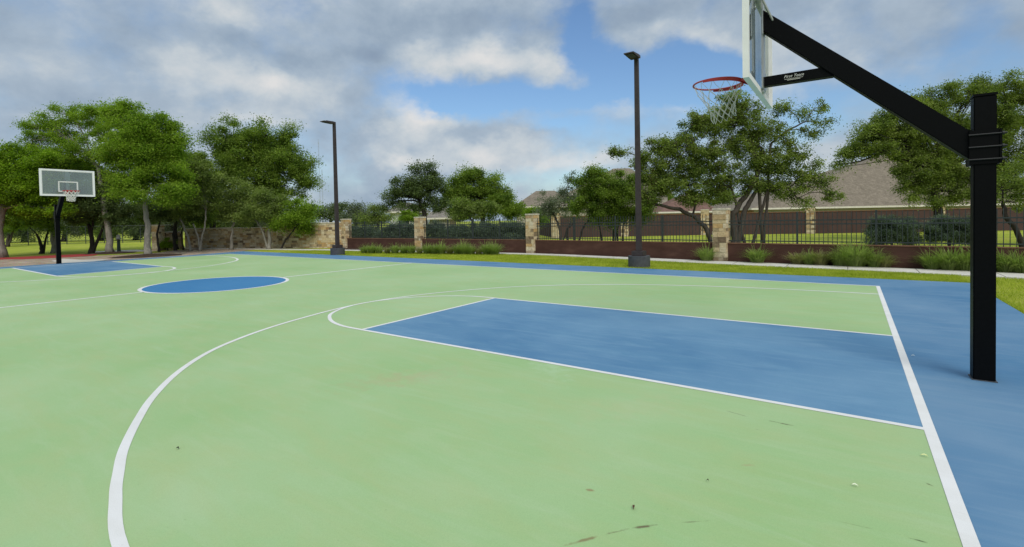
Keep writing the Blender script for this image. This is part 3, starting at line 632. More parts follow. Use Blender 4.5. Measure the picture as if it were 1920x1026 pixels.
# grey canopy roof beyond the first fence bay
p = at(694, 428, 58); t = thing('canopy', 'small low grey pyramid roofed canopy beyond the first iron fence bay', 'canopy', (p[0], p[1], GZ), .2)
MB().add([(-1.0, -1.0, 1.15), (1.0, -1.0, 1.15), (1.0, 1.0, 1.15), (-1.0, 1.0, 1.15), (-.15, -.15, 1.66), (.15, -.15, 1.66), (.15, .15, 1.66), (-.15, .15, 1.66)], [(0, 1, 5, 4), (1, 2, 6, 5), (2, 3, 7, 6), (3, 0, 4, 7), (4, 5, 6, 7), (3, 2, 1, 0)]).build('canopy_roof', simple('grey_blue_canvas', (.16, .18, .22), .8), t)
MB().box((0, 0, 1.72), (.34, .34, .10)).build('roof_cap', M['bronze'], t)
for sx_ in (-1, 1):
    for sy_ in (-1, 1): MB().box((sx_ * .92, sy_ * .92, .57), (.08, .08, 1.14)).build('post', M['bronze'], t)
p = at(704.5, 428, 31); t = thing('garden_ornament', 'orange sunflower ornament on a stake behind the first iron fence bay', 'garden ornament', (p[0], p[1], GZ), R(-35))
b = MB()
for k in range(12):
    a = k * math.pi / 6; ca, sa = math.cos(a), math.sin(a)
    b.add([(ca * .07 - sa * .045, -.01, 1.22 + sa * .07 + ca * .045), (ca * .07 + sa * .045, -.01, 1.22 + sa * .07 - ca * .045), (ca * .26, .0, 1.22 + sa * .26)], [(0, 1, 2)])
b.build('petals', M['orange'], t, fix=False)
MB().tube([(0, -.03, 1.22), (0, .01, 1.22)], .09, 16).build('flower_centre', M['bark_dark'], t); MB().tube([(0, .02, 0), (0, .02, 1.22)], .015, 6).build('stake', M['iron'], t)
# two faint masts far away
for u, hh, lb in ((601.5, 262, 'very thin distant radio mast just left of the left light pole, taller one'), (606.5, 318, 'shorter very thin distant mast beside the taller one')):
    p = at(u, 420, 420); top = at(u, hh, 420)[2]; t = thing('radio_mast', lb, 'mast', (p[0], p[1], GZ)); b = MB()
    for k in range(3):
        a = k * 2.094; b.tube([(.5 * math.cos(a), .5 * math.sin(a), 0), (.4 * math.cos(a), .4 * math.sin(a), top)], .05, 4)
    for k in range(int(top / 3)):
        z = 3 * k
        for q_ in range(3):
            a, a2 = q_ * 2.094, (q_ + 1) * 2.094; b.tube([(.45 * math.cos(a), .45 * math.sin(a), z), (.45 * math.cos(a2), .45 * math.sin(a2), z + 3)], .035, 3)
    b.build('lattice', M['zinc'], t)

# drinking fountain bollard near the trees
p = gp(223, 472); t = thing('drinking_fountain', 'slim green pedestal drinking fountain with white top between the tree trunks', 'drinking fountain', (p[0], p[1], GZ))
MB().cyl((0, 0, 0), .10, .78, 16, .08).build('pedestal', simple('dark_green_enamel', (.03, .06, .05), .4), t); MB().cyl((0, 0, .78), .09, .12, 16, .17).build('bowl', M['zinc'], t, smooth=True)
b = MB(); b.cyl((0, 0, .90), .10, .14, 16, .10); b.tube([(0, 0, 1.04), (0, 0, 1.12)], [.10, .03], 16); b.build('white_cap', M['siding'], t); MB().box((0, 0, .03), (.32, .32, .06)).build('foot_plate', M['zinc'], t)

# chain link fence far left
a0, a1 = at(-60, 450, 46), at(330, 450, 50); Ln = math.hypot(a1[0] - a0[0], a1[1] - a0[1]); an = math.atan2(a1[1] - a0[1], a1[0] - a0[0])
t = thing('chain_link_fence', 'dark chain link fence across the far side of the left field', 'fence', (a0[0], a0[1], GZ), an)
for k in range(12): MB().tube([(k * Ln / 11, 0, 0), (k * Ln / 11, 0, 1.75)], .035, 6).build('post', M['iron'], t)
for z in (.08, 1.72): MB().tube([(0, 0, z), (Ln, 0, z)], .022, 5).build('rail', M['iron'], t)
b = MB(); stp = .22; k = 0
while k * stp < Ln:
    x = k * stp
    for s_ in (1, -1):
        x0, x1 = x, x + s_ * 1.64
        b.add([(x0 - .006, 0, .09), (x0 + .006, 0, .09), (x1 + .006, 0, 1.71), (x1 - .006, 0, 1.71)], [(0, 1, 2, 3)])
    k += 1
b.build('mesh', M['iron'], t, fix=False)

# ---------------------------------------------------------------- trees
def leaves(centres, radii, counts, size, seed, flat=.7, wr=.5):
    """rhombic leaf faces gathered in clumps"""
    r_ = np.random.default_rng(seed); c_ = np.repeat(centres, counts, 0); rad = np.repeat(radii, counts); n = len(c_)
    d = r_.normal(0, .5, (n, 3)); d[:, 2] *= flat; p_ = c_ + d * rad[:, None]
    a = r_.normal(0, 1, (n, 3)); a[:, 2] = a[:, 2] * .7 - .25; a /= np.linalg.norm(a, axis=1)[:, None]
    nr = r_.normal(0, 1, (n, 3)); nr[:, 2] = abs(nr[:, 2]) + .5; bb = np.cross(a, nr); bb /= np.linalg.norm(bb, axis=1)[:, None] + 1e-9
    s_ = size * r_.uniform(.6, 1.35, n)[:, None]; V = np.stack([p_ - a * s_ * .5, p_ + bb * s_ * wr * .5, p_ + a * s_ * .5, p_ - bb * s_ * wr * .5], 1)
    return V.reshape(-1, 3)
def tree(name, label, D_, trunk, bl_, leaf, bark, size=.15, cover=2.6, clump=.42, seed=1, group=None, base=None, cat='tree', extra_trunks=(), limbs=True, wr=.5, shell=.55, twig=.02, tips=None, depthk=1.0, flat=.7, thin=None):
    """trunk: [(u, v, radius m)], first point is the foot; bl_: crown lobes (u, v, ru, rv, depth offset m) in photo pixels at distance D_"""
    r_ = np.random.default_rng(seed); k = D_ / FPX; size *= .70; clump *= 1.12
    root = at(trunk[0][0], trunk[0][1], D_); root = np.array([root[0], root[1], GZ])
    t = thing(name, label, cat, tuple(root), 0, group)
    tw = MB(); paths = []
    for tr_ in [trunk] + list(extra_trunks):
        pts = [at(u, v, D_ + (q[0] if q else 0)) for (u, v, rd, *q) in tr_]; pts[0][2] = GZ - .05
        if len(pts) > 1 and limbs is not None:
            sm = []; rs = []
            for i in range(len(pts) - 1):
                for j in range(4):
                    f = j / 4; sm.append(pts[i] * (1 - f) + pts[i + 1] * f + (r_.normal(0, .02, 3) if j else 0)); rs.append(tr_[i][2] * (1 - f) + tr_[i + 1][2] * f)
            sm.append(pts[-1]); rs.append(tr_[-1][2]); rs[0] *= 1.35; rs[1] *= 1.08
            tw.tube([p_ - root for p_ in sm], rs, 9); paths += [(p_, r0) for p_, r0 in zip(sm, rs)]
    cen = []; rad = []; cnt = []
    for (u, v, ru, rv, *q) in bl_:
        c_ = at(u, v, D_ + (q[0] if q else 0)); kk = 1.10 if cover > 1.4 else 1.06; a, b_ = ru * k * kk, rv * k * kk; dp = (a + b_) / 2 * depthk
        area = math.pi * a * b_; nc = max(6, int(area * 2.1 / (clump * clump * 3.14) * 1.6)); cover_ = cover * (2.6 if cover > 1.4 else 2.3); cover_ *= (.75 if thin and u > thin else 1); tot = cover_ * area / (size * size * wr * .5)
        dirs = r_.normal(0, 1, (nc, 3)); dirs /= np.linalg.norm(dirs, axis=1)[:, None]; rr_ = r_.uniform(shell if cover < 1.6 else .25, 1.0, nc) ** .6
        rr_ *= r_.uniform(.82, 1.10, nc)
        cc = c_ + (dirs[:, 0:1] * RT * a + dirs[:, 1:2] * UP * b_ + dirs[:, 2:3] * np.array([FW[0], FW[1], 0]) * dp) * rr_[:, None]
        cc = cc[cc[:, 2] > .25]; cen.append(cc); rad.append(clump * r_.uniform(.6, 1.35, len(cc))); cnt.append(np.maximum(2, (tot / max(nc, 1) * r_.uniform(.4, 1.6, len(cc))).astype(int)))
        if limbs and paths:
            low = [x for x in paths if x[0][2] < c_[2] + .2 and x[0][2] > min(2.3 if cover < 1.6 else 1.6, .6 * c_[2])] or paths
            hi = max(x[0][2] for x in paths)
            j = min(range(len(low)), key=lambda i: np.linalg.norm(low[i][0] - c_) + (.25 if cover < 1.6 else .8) * (hi - low[i][0][2])); s_, rs0 = low[j]
            nseg = 5; mid = []; r0 = max(min(rs0 * .6, .08 if cover > 1.6 else .06), .02)
            for i in range(nseg + 1):
                f = i / nseg; p_ = s_ * (1 - f) + c_ * f; p_ = p_ + np.array([0, 0, 1]) * math.sin(f * math.pi) * .12 * np.linalg.norm(c_ - s_) + (r_.normal(0, .05, 3) * np.linalg.norm(c_ - s_) * .35 if 0 < i < nseg else 0); mid.append(p_)
            tw.tube([p_ - root for p_ in mid], [r0 * (1 - .55 * i / nseg) for i in range(nseg + 1)], 6)
            if cover < 1.6: paths += [(mid[i], r0 * .8 * (1 - .55 * i / nseg)) for i in (2, 3, 4)]
            for q_ in cc[r_.permutation(len(cc))[:min(len(cc), 16)]]:
                i = r_.integers(2, nseg + 1); st_ = mid[i]; m1 = (st_ + q_) / 2 + r_.normal(0, .08, 3) + np.array([0, 0, .06])
                tw.tube([st_ - root, m1 - root, q_ - root], [r0 * .38, r0 * .25, .008], 4, cap=False)
    tk = tw.build('trunk', bark, t, smooth=True, fix=False)
    cen = np.concatenate(cen); rad = np.concatenate(rad); cnt = np.concatenate(cnt)
    V = leaves(cen - root, rad, cnt, size, seed + 5, flat=flat, wr=wr); npmesh('crown', V, np.arange(len(V)).reshape(-1, 4), leaf, t)
    if tips:
        sel = r_.permutation(len(cen))[:int(len(cen) * .3)]; V = leaves(cen[sel] - root, rad[sel] * 1.1, np.maximum(1, cnt[sel] // 5), size, seed + 9, wr=wr); npmesh('leaf_tips', V, np.arange(len(V)).reshape(-1, 4), tips, t)
    return t
GT = 'park trees behind the far end of the court'
T_ = tree
# left group
T_('shade_tree', 'yellow green tree at the far left frame edge with thick grey trunk', 27, [(0, 484, .28), (-4, 430, .20), (6, 380, .15)], [(10, 310, 45, 36), (60, 300, 40, 30), (-40, 320, 50, 50), (35, 350, 55, 40), (70, 350, 40, 35), (0, 385, 45, 28), (80, 390, 30, 16), (-20, 410, 30, 12)], M['leaf_yellow'], M['bark_pale'], seed=11, group=GT, cover=3.2)
T_('shade_tree', 'dark green tree directly behind the far hoop with a straight grey trunk', 31, [(104, 483, .20), (101, 440, .17), (99, 400, .14), (104, 350, .10)], [(105, 310, 50, 32), (60, 340, 38, 30), (140, 340, 45, 36), (100, 365, 60, 26), (150, 385, 38, 22), (60, 385, 32, 16)], M['leaf_mid'], M['bark_pale'], seed=12, group=GT, cover=3.2)
T_('elm_tree', 'tall tree with pale leaning trunk right of far hoop, feathery thin left side', 29.5, [(207, 473, .19), (203, 430, .155), (195, 390, .14), (190, 350, .12), (184, 315, .09)], [(130, 215, 52, 20, .5), (75, 235, 34, 18, 0), (60, 262, 24, 16, 0), (110, 255, 45, 20), (150, 285, 45, 24), (190, 225, 48, 28, .5), (215, 270, 42, 40), (170, 320, 36, 22, 1)], M['leaf_bright'], M['bark_pale'], seed=13, group=GT, cover=1.7, clump=.32, size=.13)
T_('elm_tree', 'dense bright green tree on a pale straight trunk in the mulch, front of the group', 26.5, [(278, 478, .17), (276, 440, .14), (274, 400, .12), (271, 365, .09), (270, 320, .08)], [(280, 275, 62, 50), (245, 222, 46, 28), (295, 240, 36, 32), (320, 275, 28, 32), (270, 270, 50, 40), (235, 290, 34, 36), (330, 320, 25, 26), (300, 330, 40, 30), (255, 335, 45, 26), (235, 352, 32, 22, -.8), (330, 355, 24, 22, -.6), (285, 365, 50, 18, -.6), (225, 215, 30, 18)], M['leaf_bright'], M['bark_pale'], seed=14, group=GT, cover=2.3, size=.14)
T_('oak_tree', 'dark multi stemmed tree in the shade between the far hoop and the leaning pale trunk', 30, [(172, 480, .15), (173, 455, .12), (166, 420, .09)], [(160, 395, 34, 22), (190, 385, 40, 26), (215, 400, 30, 20), (175, 365, 40, 22), (140, 405, 22, 14), (200, 345, 40, 20)], M['leaf_dark'], M['bark_dark'], seed=15, group=GT, cover=3.2, extra_trunks=[[(172, 475, .10), (186, 445, .08), (200, 410, .06)], [(172, 470, .08), (172, 430, .07), (178, 400, .05)]])
T_('oak_tree', 'small dark forked tree left of the far hoop pole', 30.5, [(78, 481, .12), (78, 462, .10), (68, 438, .05)], [(60, 415, 26, 14), (85, 405, 30, 16), (95, 425, 20, 10), (40, 420, 20, 10)], M['leaf_mid'], M['bark_dark'], seed=16, group=GT, cover=2.2, extra_trunks=[[(79, 465, .07), (88, 440, .05), (94, 420, .04)]])
T_('oak_tree', 'small tree with twin grey stems standing out on the left field', 44, [(14, 462, .14), (17, 440, .10)], [(15, 420, 28, 13), (40, 412, 25, 14), (-10, 415, 25, 14)], M['leaf_mid'], M['bark_oak'], seed=17, group=GT, cover=2.6, extra_trunks=[[(15, 458, .1), (22, 440, .08), (28, 425, .05)]])
T_('elm_tree', 'dark shaded tree filling the gap right of the dense bright tree', 33, [(330, 466, .14), (328, 430, .12), (335, 390, .09)], [(330, 300, 34, 28), (365, 330, 30, 34), (350, 370, 40, 28), (315, 390, 38, 26), (365, 305, 24, 20), (290, 400, 30, 22), (385, 395, 30, 22)], M['leaf_mid'], M['bark_dark'], seed=18, group=GT, cover=3.0)
T_('crepe_myrtle', 'slender tree with crooked grey stems, soft grey green crown', 30, [(358, 467, .07), (353, 445, .06), (345, 425, .05), (336, 405, .04)], [(355, 350, 34, 30), (385, 330, 26, 28), (345, 385, 36, 20), (390, 375, 26, 26), (365, 310, 24, 20)], M['leaf_soft'], M['bark_pale'], seed=19, group=GT, cover=1.9, extra_trunks=[[(376, 468, .08), (378, 448, .06), (384, 425, .05), (386, 395, .04)], [(376, 462, .06), (370, 440, .05), (362, 420, .04)]])
T_('elm_tree', 'tall dark green tree with windswept top behind the stone wall, tallest right of the gap', 35, [(402, 463, .24), (399, 420, .20), (402, 380, .18), (430, 330, .14)], [(490, 325, 55, 36), (455, 280, 44, 30), (520, 285, 34, 26), (440, 255, 50, 28), (415, 270, 28, 26), (500, 255, 44, 24), (540, 250, 22, 16), (470, 300, 60, 40), (530, 300, 46, 36), (565, 325, 32, 24), (540, 350, 44, 26), (430, 320, 40, 36), (490, 365, 54, 24), (575, 300, 20, 14), (400, 345, 26, 26), (585, 340, 16, 14)], M['leaf_mid'], M['bark_dark'], seed=20, group=GT, cover=1.9, size=.17, clump=.5)
T_('cedar_elm', 'light green small tree with a white flared foot before the stone wall', 31, [(433, 465, .11), (435, 440, .07), (438, 415, .06)], [(430, 375, 28, 24), (455, 355, 26, 22), (445, 395, 34, 16), (410, 395, 20, 16)], M['leaf_soft'], M['bark_pale'], seed=21, group=GT, cover=2.4)
T_('cedar_elm', 'light green small tree with a pale straight trunk and side limb before the stone wall', 30.5, [(505, 465, .12), (505, 440, .10), (504, 415, .07)], [(480, 385, 34, 24), (510, 380, 28, 22), (495, 405, 34, 16), (465, 405, 24, 16), (515, 400, 14, 14)], M['leaf_soft'], M['bark_pale'], seed=22, group=GT, cover=2.5, extra_trunks=[[(502, 446, .06), (494, 438, .06), (488, 425, .05), (478, 412, .04)]])
T_('cedar_elm', 'small leaning dark stemmed tree with drooping bright crown, nearest the left light pole', 30.5, [(526, 466, .06), (535, 450, .055), (546, 438, .05), (556, 425, .04)], [(560, 390, 30, 20), (550, 412, 32, 15), (578, 405, 16, 18), (535, 425, 20, 12), (560, 432, 20, 10)], M['leaf_bright'], M['bark_dark'], seed=23, group=GT, cover=2.0)
T_('round_shrub', 'round bright green shrub in front of the wing wall', 31.5, [(314, 469, .05), (314, 460, .04)], [(314, 457, 11, 11), (309, 461, 8, 7), (320, 460, 8, 8)], M['leaf_yellow'], M['bark_dark'], seed=24, cat='shrub', cover=3, size=.09, clump=.18)
for i, (u, lb, ww) in enumerate(((298, 'dark crooked stem nearest the entrance pillar', .07), (329, 'dark stem in the shade right of the round shrub', .09), (344, 'thin dark stem left of the crooked grey stems', .05))):
    T_('understory_tree', lb + ', sparse shaded crown', 30 + i, [(u, 470, ww), (u - 4, 440, ww * .8), (u + 3, 410, ww * .6)], [(u, 385, 26, 18), (u + 10, 405, 22, 12)], M['leaf_dark'], M['bark_dark'], seed=30 + i, group='understory trees by the entrance', cover=2.4)
# background wood beyond the left field
bgl = [(-30, 395, 50, 48), (45, 405, 46, 40), (120, 398, 44, 44), (190, 405, 46, 36), (255, 400, 42, 44), (320, 396, 44, 46), (385, 392, 44, 44), (450, 398, 44, 38), (520, 402, 40, 30)]
for i, (u, v, a, b_) in enumerate(bgl):
    pos = ['beyond the left frame edge', 'left of the far hoop', 'directly behind the far hoop', 'right of the far hoop', 'behind the pale straight trunk', 'behind the entrance pillar', 'left behind the tall windswept tree', 'right behind the tall windswept tree', 'behind the bright drooping crown'][i]
    T_('background_tree', 'distant tree of the wood, ' + pos, 58, [(u, 452, .25), (u + 3, 420, .18)], [(u, v, a * .7, b_ * .6), (u - a * .5, v + 15, a * .5, b_ * .45), (u + a * .5, v + 12, a * .5, b_ * .45), (u, v + 30, a * .8, b_ * .35)], [M['leaf_mid'], M['leaf_dark'], M['leaf_grey']][i % 3], M['bark_dark'], seed=50 + i, group='wood beyond the left field', size=.26, clump=.8, cover=2.4)
# beyond the perimeter
T_('background_tree', 'dark low tree just right of the left light pole in the distance', 52, [(620, 430, .2), (620, 412, .15)], [(615, 400, 22, 14), (640, 396, 22, 14), (600, 405, 12, 10)], M['leaf_dark'], M['bark_dark'], seed=61, size=.22, clump=.7, group='low trees beyond the first fence bay')
T_('background_tree', 'olive green low tree beyond the first fence bay', 50, [(668, 430, .2), (668, 412, .15)], [(655, 397, 26, 16), (685, 402, 24, 14), (670, 410, 30, 10)], M['leaf_grey'], M['bark_dark'], seed=62, size=.22, clump=.7, group='low trees beyond the first fence bay')
T_('background_tree', 'pale wispy low tree left of the white house', 48, [(708, 430, .15), (708, 412, .12)], [(700, 402, 20, 14), (718, 408, 16, 10), (690, 412, 18, 8)], M['leaf_soft'], M['bark_dark'], seed=63, size=.2, clump=.6, group='low trees beyond the first fence bay')
T_('oak_tree', 'dark sparse oak with ragged top in the middle distance, behind the second pillar', 40, [(797, 428, .22), (796, 400, .19), (785, 375, .14)], [(790, 335, 28, 22), (760, 350, 30, 20), (745, 372, 26, 16), (790, 365, 40, 24), (815, 355, 20, 26), (728, 385, 16, 10), (820, 385, 18, 14), (805, 320, 14, 12), (770, 388, 30, 10)], M['leaf_dark'], M['bark_dark'], seed=64, cover=2.0, size=.2, clump=.5)
T_('oak_tree', 'domed dark green oak in the middle distance, right of the ragged one', 42, [(905, 430, .25), (905, 400, .2), (900, 370, .15)], [(885, 340, 36, 24), (860, 355, 26, 22), (925, 348, 28, 24), (900, 372, 56, 26), (950, 375, 26, 22), (965, 395, 22, 16), (870, 390, 34, 18), (940, 400, 30, 14), (845, 375, 14, 20)], M['leaf_mid'], M['bark_dark'], seed=65, cover=3.0, size=.2, clump=.55)
T_('ornamental_tree', 'pale yellow green loose shrub tree in front of the domed oak', 33, [(885, 438, .07), (885, 415, .05)], [(865, 385, 18, 14), (895, 392, 20, 12), (920, 390, 16, 12), (880, 402, 34, 10), (860, 405, 18, 8)], M['leaf_soft'], M['bark_oak'], seed=66, cover=2.0, size=.17, clump=.3, tips=M['leaf_yellow'])
T_('round_shrub', 'bright green rounded shrub left of the second pillar, before the white house', 34, [(765, 438, .06), (765, 420, .05)], [(762, 405, 13, 9), (772, 408, 12, 8), (757, 412, 10, 7)], M['leaf_bright'], M['bark_dark'], seed=67, cover=3.2, size=.12, clump=.25, cat='shrub')
sg = [(660, 436, 24, 13), (700, 438, 24, 12), (738, 433, 26, 15), (772, 436, 20, 13), (815, 432, 22, 15), (850, 434, 24, 14), (888, 431, 24, 16), (925, 430, 26, 17), (962, 431, 24, 17), (985, 434, 14, 12)]
sp_ = ['behind the pillar that ends the stone wall', 'below the grey canopy', 'in the right half of the first bay', 'directly left of the second pillar', 'directly right of the second pillar', 'below the left of the pale shrub tree', 'below the pale shrub tree', 'below the domed oak', 'left of the third pillar, tallest', 'against the third pillar']
for i, (u, v, a, b_) in enumerate(sg):
    T_('sage_shrub', 'blue grey sage shrub behind the iron fence, ' + sp_[i], 31.5 if u > 700 else 35, [(u, 452, .05), (u, 445, .04)], [(u, v - 1, a * .8, b_ * .85), (u - a * .4, v + 5, a * .65, b_ * .8), (u + a * .4, v + 4, a * .65, b_ * .8), (u, v + 10, a * .9, b_ * .7)], M['leaf_sage'], M['bark_dark'], seed=70 + i, group='sage shrubs behind the iron fence', cover=3.0, size=.11, clump=.3, cat='shrub')
T_('ornamental_tree', 'sparse grey green feathery tree right of the third pillar', 30, [(1052, 448, .08), (1048, 425, .07), (1038, 400, .05)], [(1050, 385, 34, 24), (1030, 375, 22, 18), (1065, 355, 20, 22), (1072, 335, 10, 14), (1020, 400, 22, 14), (1075, 390, 18, 22)], M['leaf_grey'], M['bark_oak'], seed=81, cover=1.0, size=.12, clump=.3)
T_('ornamental_tree', 'small yellow orange tinted tree left of the sparse feathery tree', 36, [(1008, 440, .08), (1008, 415, .06)], [(1005, 398, 16, 16), (995, 405, 12, 10), (1015, 408, 12, 10)], M['leaf_yellow'], M['bark_oak'], seed=82, cover=2.2, size=.15, clump=.35, tips=M['leaf_brown'])
T_('yaupon_tree', 'dark dense multi stemmed tree behind the third fence bay, beside the right light pole', 24, [(1150, 455, .06), (1150, 432, .05), (1155, 415, .04)], [(1105, 350, 26, 26), (1135, 345, 24, 22), (1170, 345, 26, 24), (1120, 380, 40, 28), (1170, 378, 38, 28), (1100, 395, 24, 20), (1200, 385, 24, 26), (1150, 405, 44, 16), (1120, 322, 22, 10), (1195, 410, 20, 14)], M['leaf_mid'], M['bark_dark'], seed=83, cover=3.0, size=.12, clump=.32,
   extra_trunks=[[(1130, 455, .045), (1125, 432, .04), (1122, 415, .035)], [(1158, 455, .05), (1158, 430, .04), (1160, 410, .03)], [(1167, 455, .045), (1168, 430, .04), (1172, 412, .03)], [(1080, 455, .05), (1092, 430, .045), (1105, 412, .035)], [(1066, 450, .05), (1064, 432, .04), (1070, 415, .03)], [(1048, 455, .04), (1062, 432, .035), (1075, 418, .03)]])
# live oak in the middle
OAK = [(1375, 474, .16), (1377, 440, .14), (1373, 405, .12), (1385, 385, .11), (1400, 365, .10), (1418, 330, .09), (1428, 305, .08), (1432, 285, .06)]
T_('live_oak', 'large spreading live oak with open windblown crown behind the near pillar', 20.5, OAK,
   [(1270, 285, 40, 26), (1340, 300, 44, 28), (1290, 350, 44, 26), (1350, 365, 34, 18), (1240, 330, 34, 24), (1330, 225, 34, 22), (1400, 235, 30, 22), (1420, 270, 24, 18), (1445, 345, 30, 16), (1445, 300, 30, 22), (1410, 290, 34, 24), (1375, 240, 34, 24), (1480, 300, 26, 18), (1460, 350, 34, 18), (1520, 335, 26, 16), (1160, 285, 20, 12), (1195, 300, 26, 16), (1235, 275, 28, 20), (1220, 320, 36, 24), (1262, 300, 34, 26), (1250, 350, 40, 24), (1215, 370, 26, 18), (1300, 225, 26, 20), (1330, 240, 24, 22), (1290, 260, 28, 22), (1320, 290, 36, 24), (1300, 330, 40, 24), (1345, 330, 36, 24), (1310, 370, 36, 16), (1370, 190, 34, 20), (1405, 205, 34, 22), (1355, 215, 26, 18),
    (1440, 240, 34, 20), (1470, 260, 26, 18), (1380, 270, 30, 22), (1420, 310, 26, 16), (1375, 330, 34, 20), (1400, 350, 30, 14), (1450, 325, 30, 18), (1485, 330, 30, 18), (1500, 285, 28, 16), (1480, 205, 22, 14), (1520, 215, 24, 12), (1545, 235, 16, 12), (1535, 200, 14, 8), (1520, 250, 26, 12), (1530, 310, 20, 12), (1520, 350, 24, 14), (1555, 365, 20, 14), (1505, 375, 22, 12), (1470, 365, 24, 10), (1545, 335, 16, 12)],
   M['leaf_oak'], M['bark_oak'], seed=90, thin=1465, cover=1.45, size=.115, clump=.25, twig=.03, tips=M['leaf_brown'], shell=.2,
   extra_trunks=[[(1378, 440, .12), (1395, 400, .11), (1408, 375, .09), (1422, 350, .06)], [(1340, 452, .10), (1325, 430, .10), (1305, 408, .09), (1275, 392, .08), (1235, 384, .06), (1215, 378, .04)], [(1432, 285, .07), (1410, 255, .06), (1395, 225, .05), (1385, 200, .03)], [(1428, 300, .06), (1445, 270, .05), (1475, 245, .04), (1510, 228, .025)], [(1405, 360, .06), (1440, 352, .055), (1480, 352, .045), (1495, 372, .03)], [(1400, 365, .06), (1370, 350, .05), (1330, 345, .04), (1290, 348, .03)]])
# big oak at the right
T_('live_oak', 'large dark grey green live oak at the right, its crown behind the hoop pole', 26, [(1762, 458, .26), (1762, 420, .22), (1758, 390, .20), (1752, 360, .16), (1765, 320, .14)],
   [(1625, 262, 36, 26), (1600, 290, 26, 16), (1660, 235, 44, 24), (1700, 205, 46, 22), (1650, 285, 36, 22), (1760, 190, 50, 24), (1820, 175, 50, 24), (1880, 170, 50, 24), (1940, 180, 50, 30), (1720, 245, 50, 26), (1780, 235, 52, 28), (1850, 220, 50, 28), (1910, 230, 48, 32), (1570, 310, 16, 10), (1730, 300, 40, 24), (1720, 340, 34, 22), (1760, 350, 40, 20), (1800, 310, 40, 26), (1740, 375, 44, 12), (1800, 365, 34, 18), (1870, 290, 44, 26), (1920, 300, 44, 32), (1690, 320, 20, 14), (1700, 350, 16, 14), (1690, 262, 40, 18), (1740, 215, 44, 20), (1800, 262, 46, 22), (1860, 255, 44, 22), (1840, 345, 40, 22), (1640, 250, 30, 20), (1780, 325, 40, 20), (1730, 275, 40, 20)],
   M['leaf_oak'], M['bark_dark'], seed=91, cover=2.0, size=.135, clump=.38, shell=.25, flat=.75)
T_('live_oak', 'leaning dark trunked oak at the right frame edge beyond the iron fence', 19, [(1925, 458, .10), (1905, 430, .09), (1885, 405, .08), (1880, 380, .06)], [(1880, 350, 34, 20), (1910, 330, 36, 24), (1930, 360, 34, 24), (1850, 372, 26, 12), (1900, 380, 30, 14)], M['leaf_oak'], M['bark_dark'], seed=92, cover=1.3, size=.11, clump=.28)
T_('clipped_shrub', 'dark clipped boxy shrub behind the fourth fence bay, left of the pair', 17.6, [(1672, 462, .05), (1672, 440, .04)], [(1645, 425, 15, 18), (1698, 425, 15, 18), (1672, 420, 30, 14), (1658, 442, 24, 16), (1690, 442, 22, 16), (1640, 444, 12, 15), (1706, 444, 11, 15), (1672, 430, 34, 18)], M['leaf_sage'], M['bark_dark'], seed=93, cover=4.5, size=.06, clump=.16, cat='shrub', group='clipped shrubs behind the fourth fence bay')
T_('clipped_shrub', 'dark clipped boxy shrub behind the fourth fence bay, beside the hoop pole', 17.2, [(1780, 462, .05), (1780, 440, .04)], [(1757, 426, 15, 18), (1810, 426, 18, 18), (1784, 420, 32, 15), (1768, 442, 24, 16), (1805, 442, 26, 16), (1752, 444, 12, 15), (1822, 444, 12, 15), (1784, 430, 38, 18)], M['leaf_sage'], M['bark_dark'], seed=94, cover=4.5, size=.06, clump=.16, cat='shrub', group='clipped shrubs behind the fourth fence bay')
# hazy far trees behind the houses
for i, (u, v, a, b_, D2, lb) in enumerate(((560, 400, 30, 18, 70, 'distant tree showing left of the left light pole'), (1225, 372, 40, 20, 75, 'distant tree behind the reddish roofed house'), (1350, 372, 46, 20, 78, 'distant tree behind the live oak trunk'), (1000, 392, 26, 14, 74, 'distant tree behind the pale tan roof'), (1850, 350, 60, 40, 72, 'distant tree behind the hoop pole and the tan roof'))):
    T_('background_tree', lb, D2, [(u, 440, .3), (u, 410, .2)], [(u, v, a * .7, b_ * .7), (u - a * .4, v + 8, a * .5, b_ * .7), (u + a * .4, v + 6, a * .5, b_ * .7)], M['leaf_mid'], M['bark_dark'], seed=110 + i, size=.3, clump=.9, cover=2.4, group='far trees behind the houses')

# ---------------------------------------------------------------- mulch rings under the two pale trunks
for u, v, r0, lb in ((207, 474, 1.3, 'leaning'), (278, 479, 1.6, 'straight')):
    p = gp(u, v); b = MB(); n = 28; vs = [(p[0], p[1], GZ + .12)] + [(p[0] + r0 * (1 + .12 * math.sin(3 * k)) * math.cos(k * 2 * math.pi / n), p[1] + r0 * (1 + .1 * math.cos(2 * k)) * math.sin(k * 2 * math.pi / n), GZ + .012) for k in range(n)]
    b.add(vs, [(0, 1 + k, 1 + (k + 1) % n) for k in range(n)]); tag(b.build('mulch_ring', M['soil'], fix=False), kind='structure')

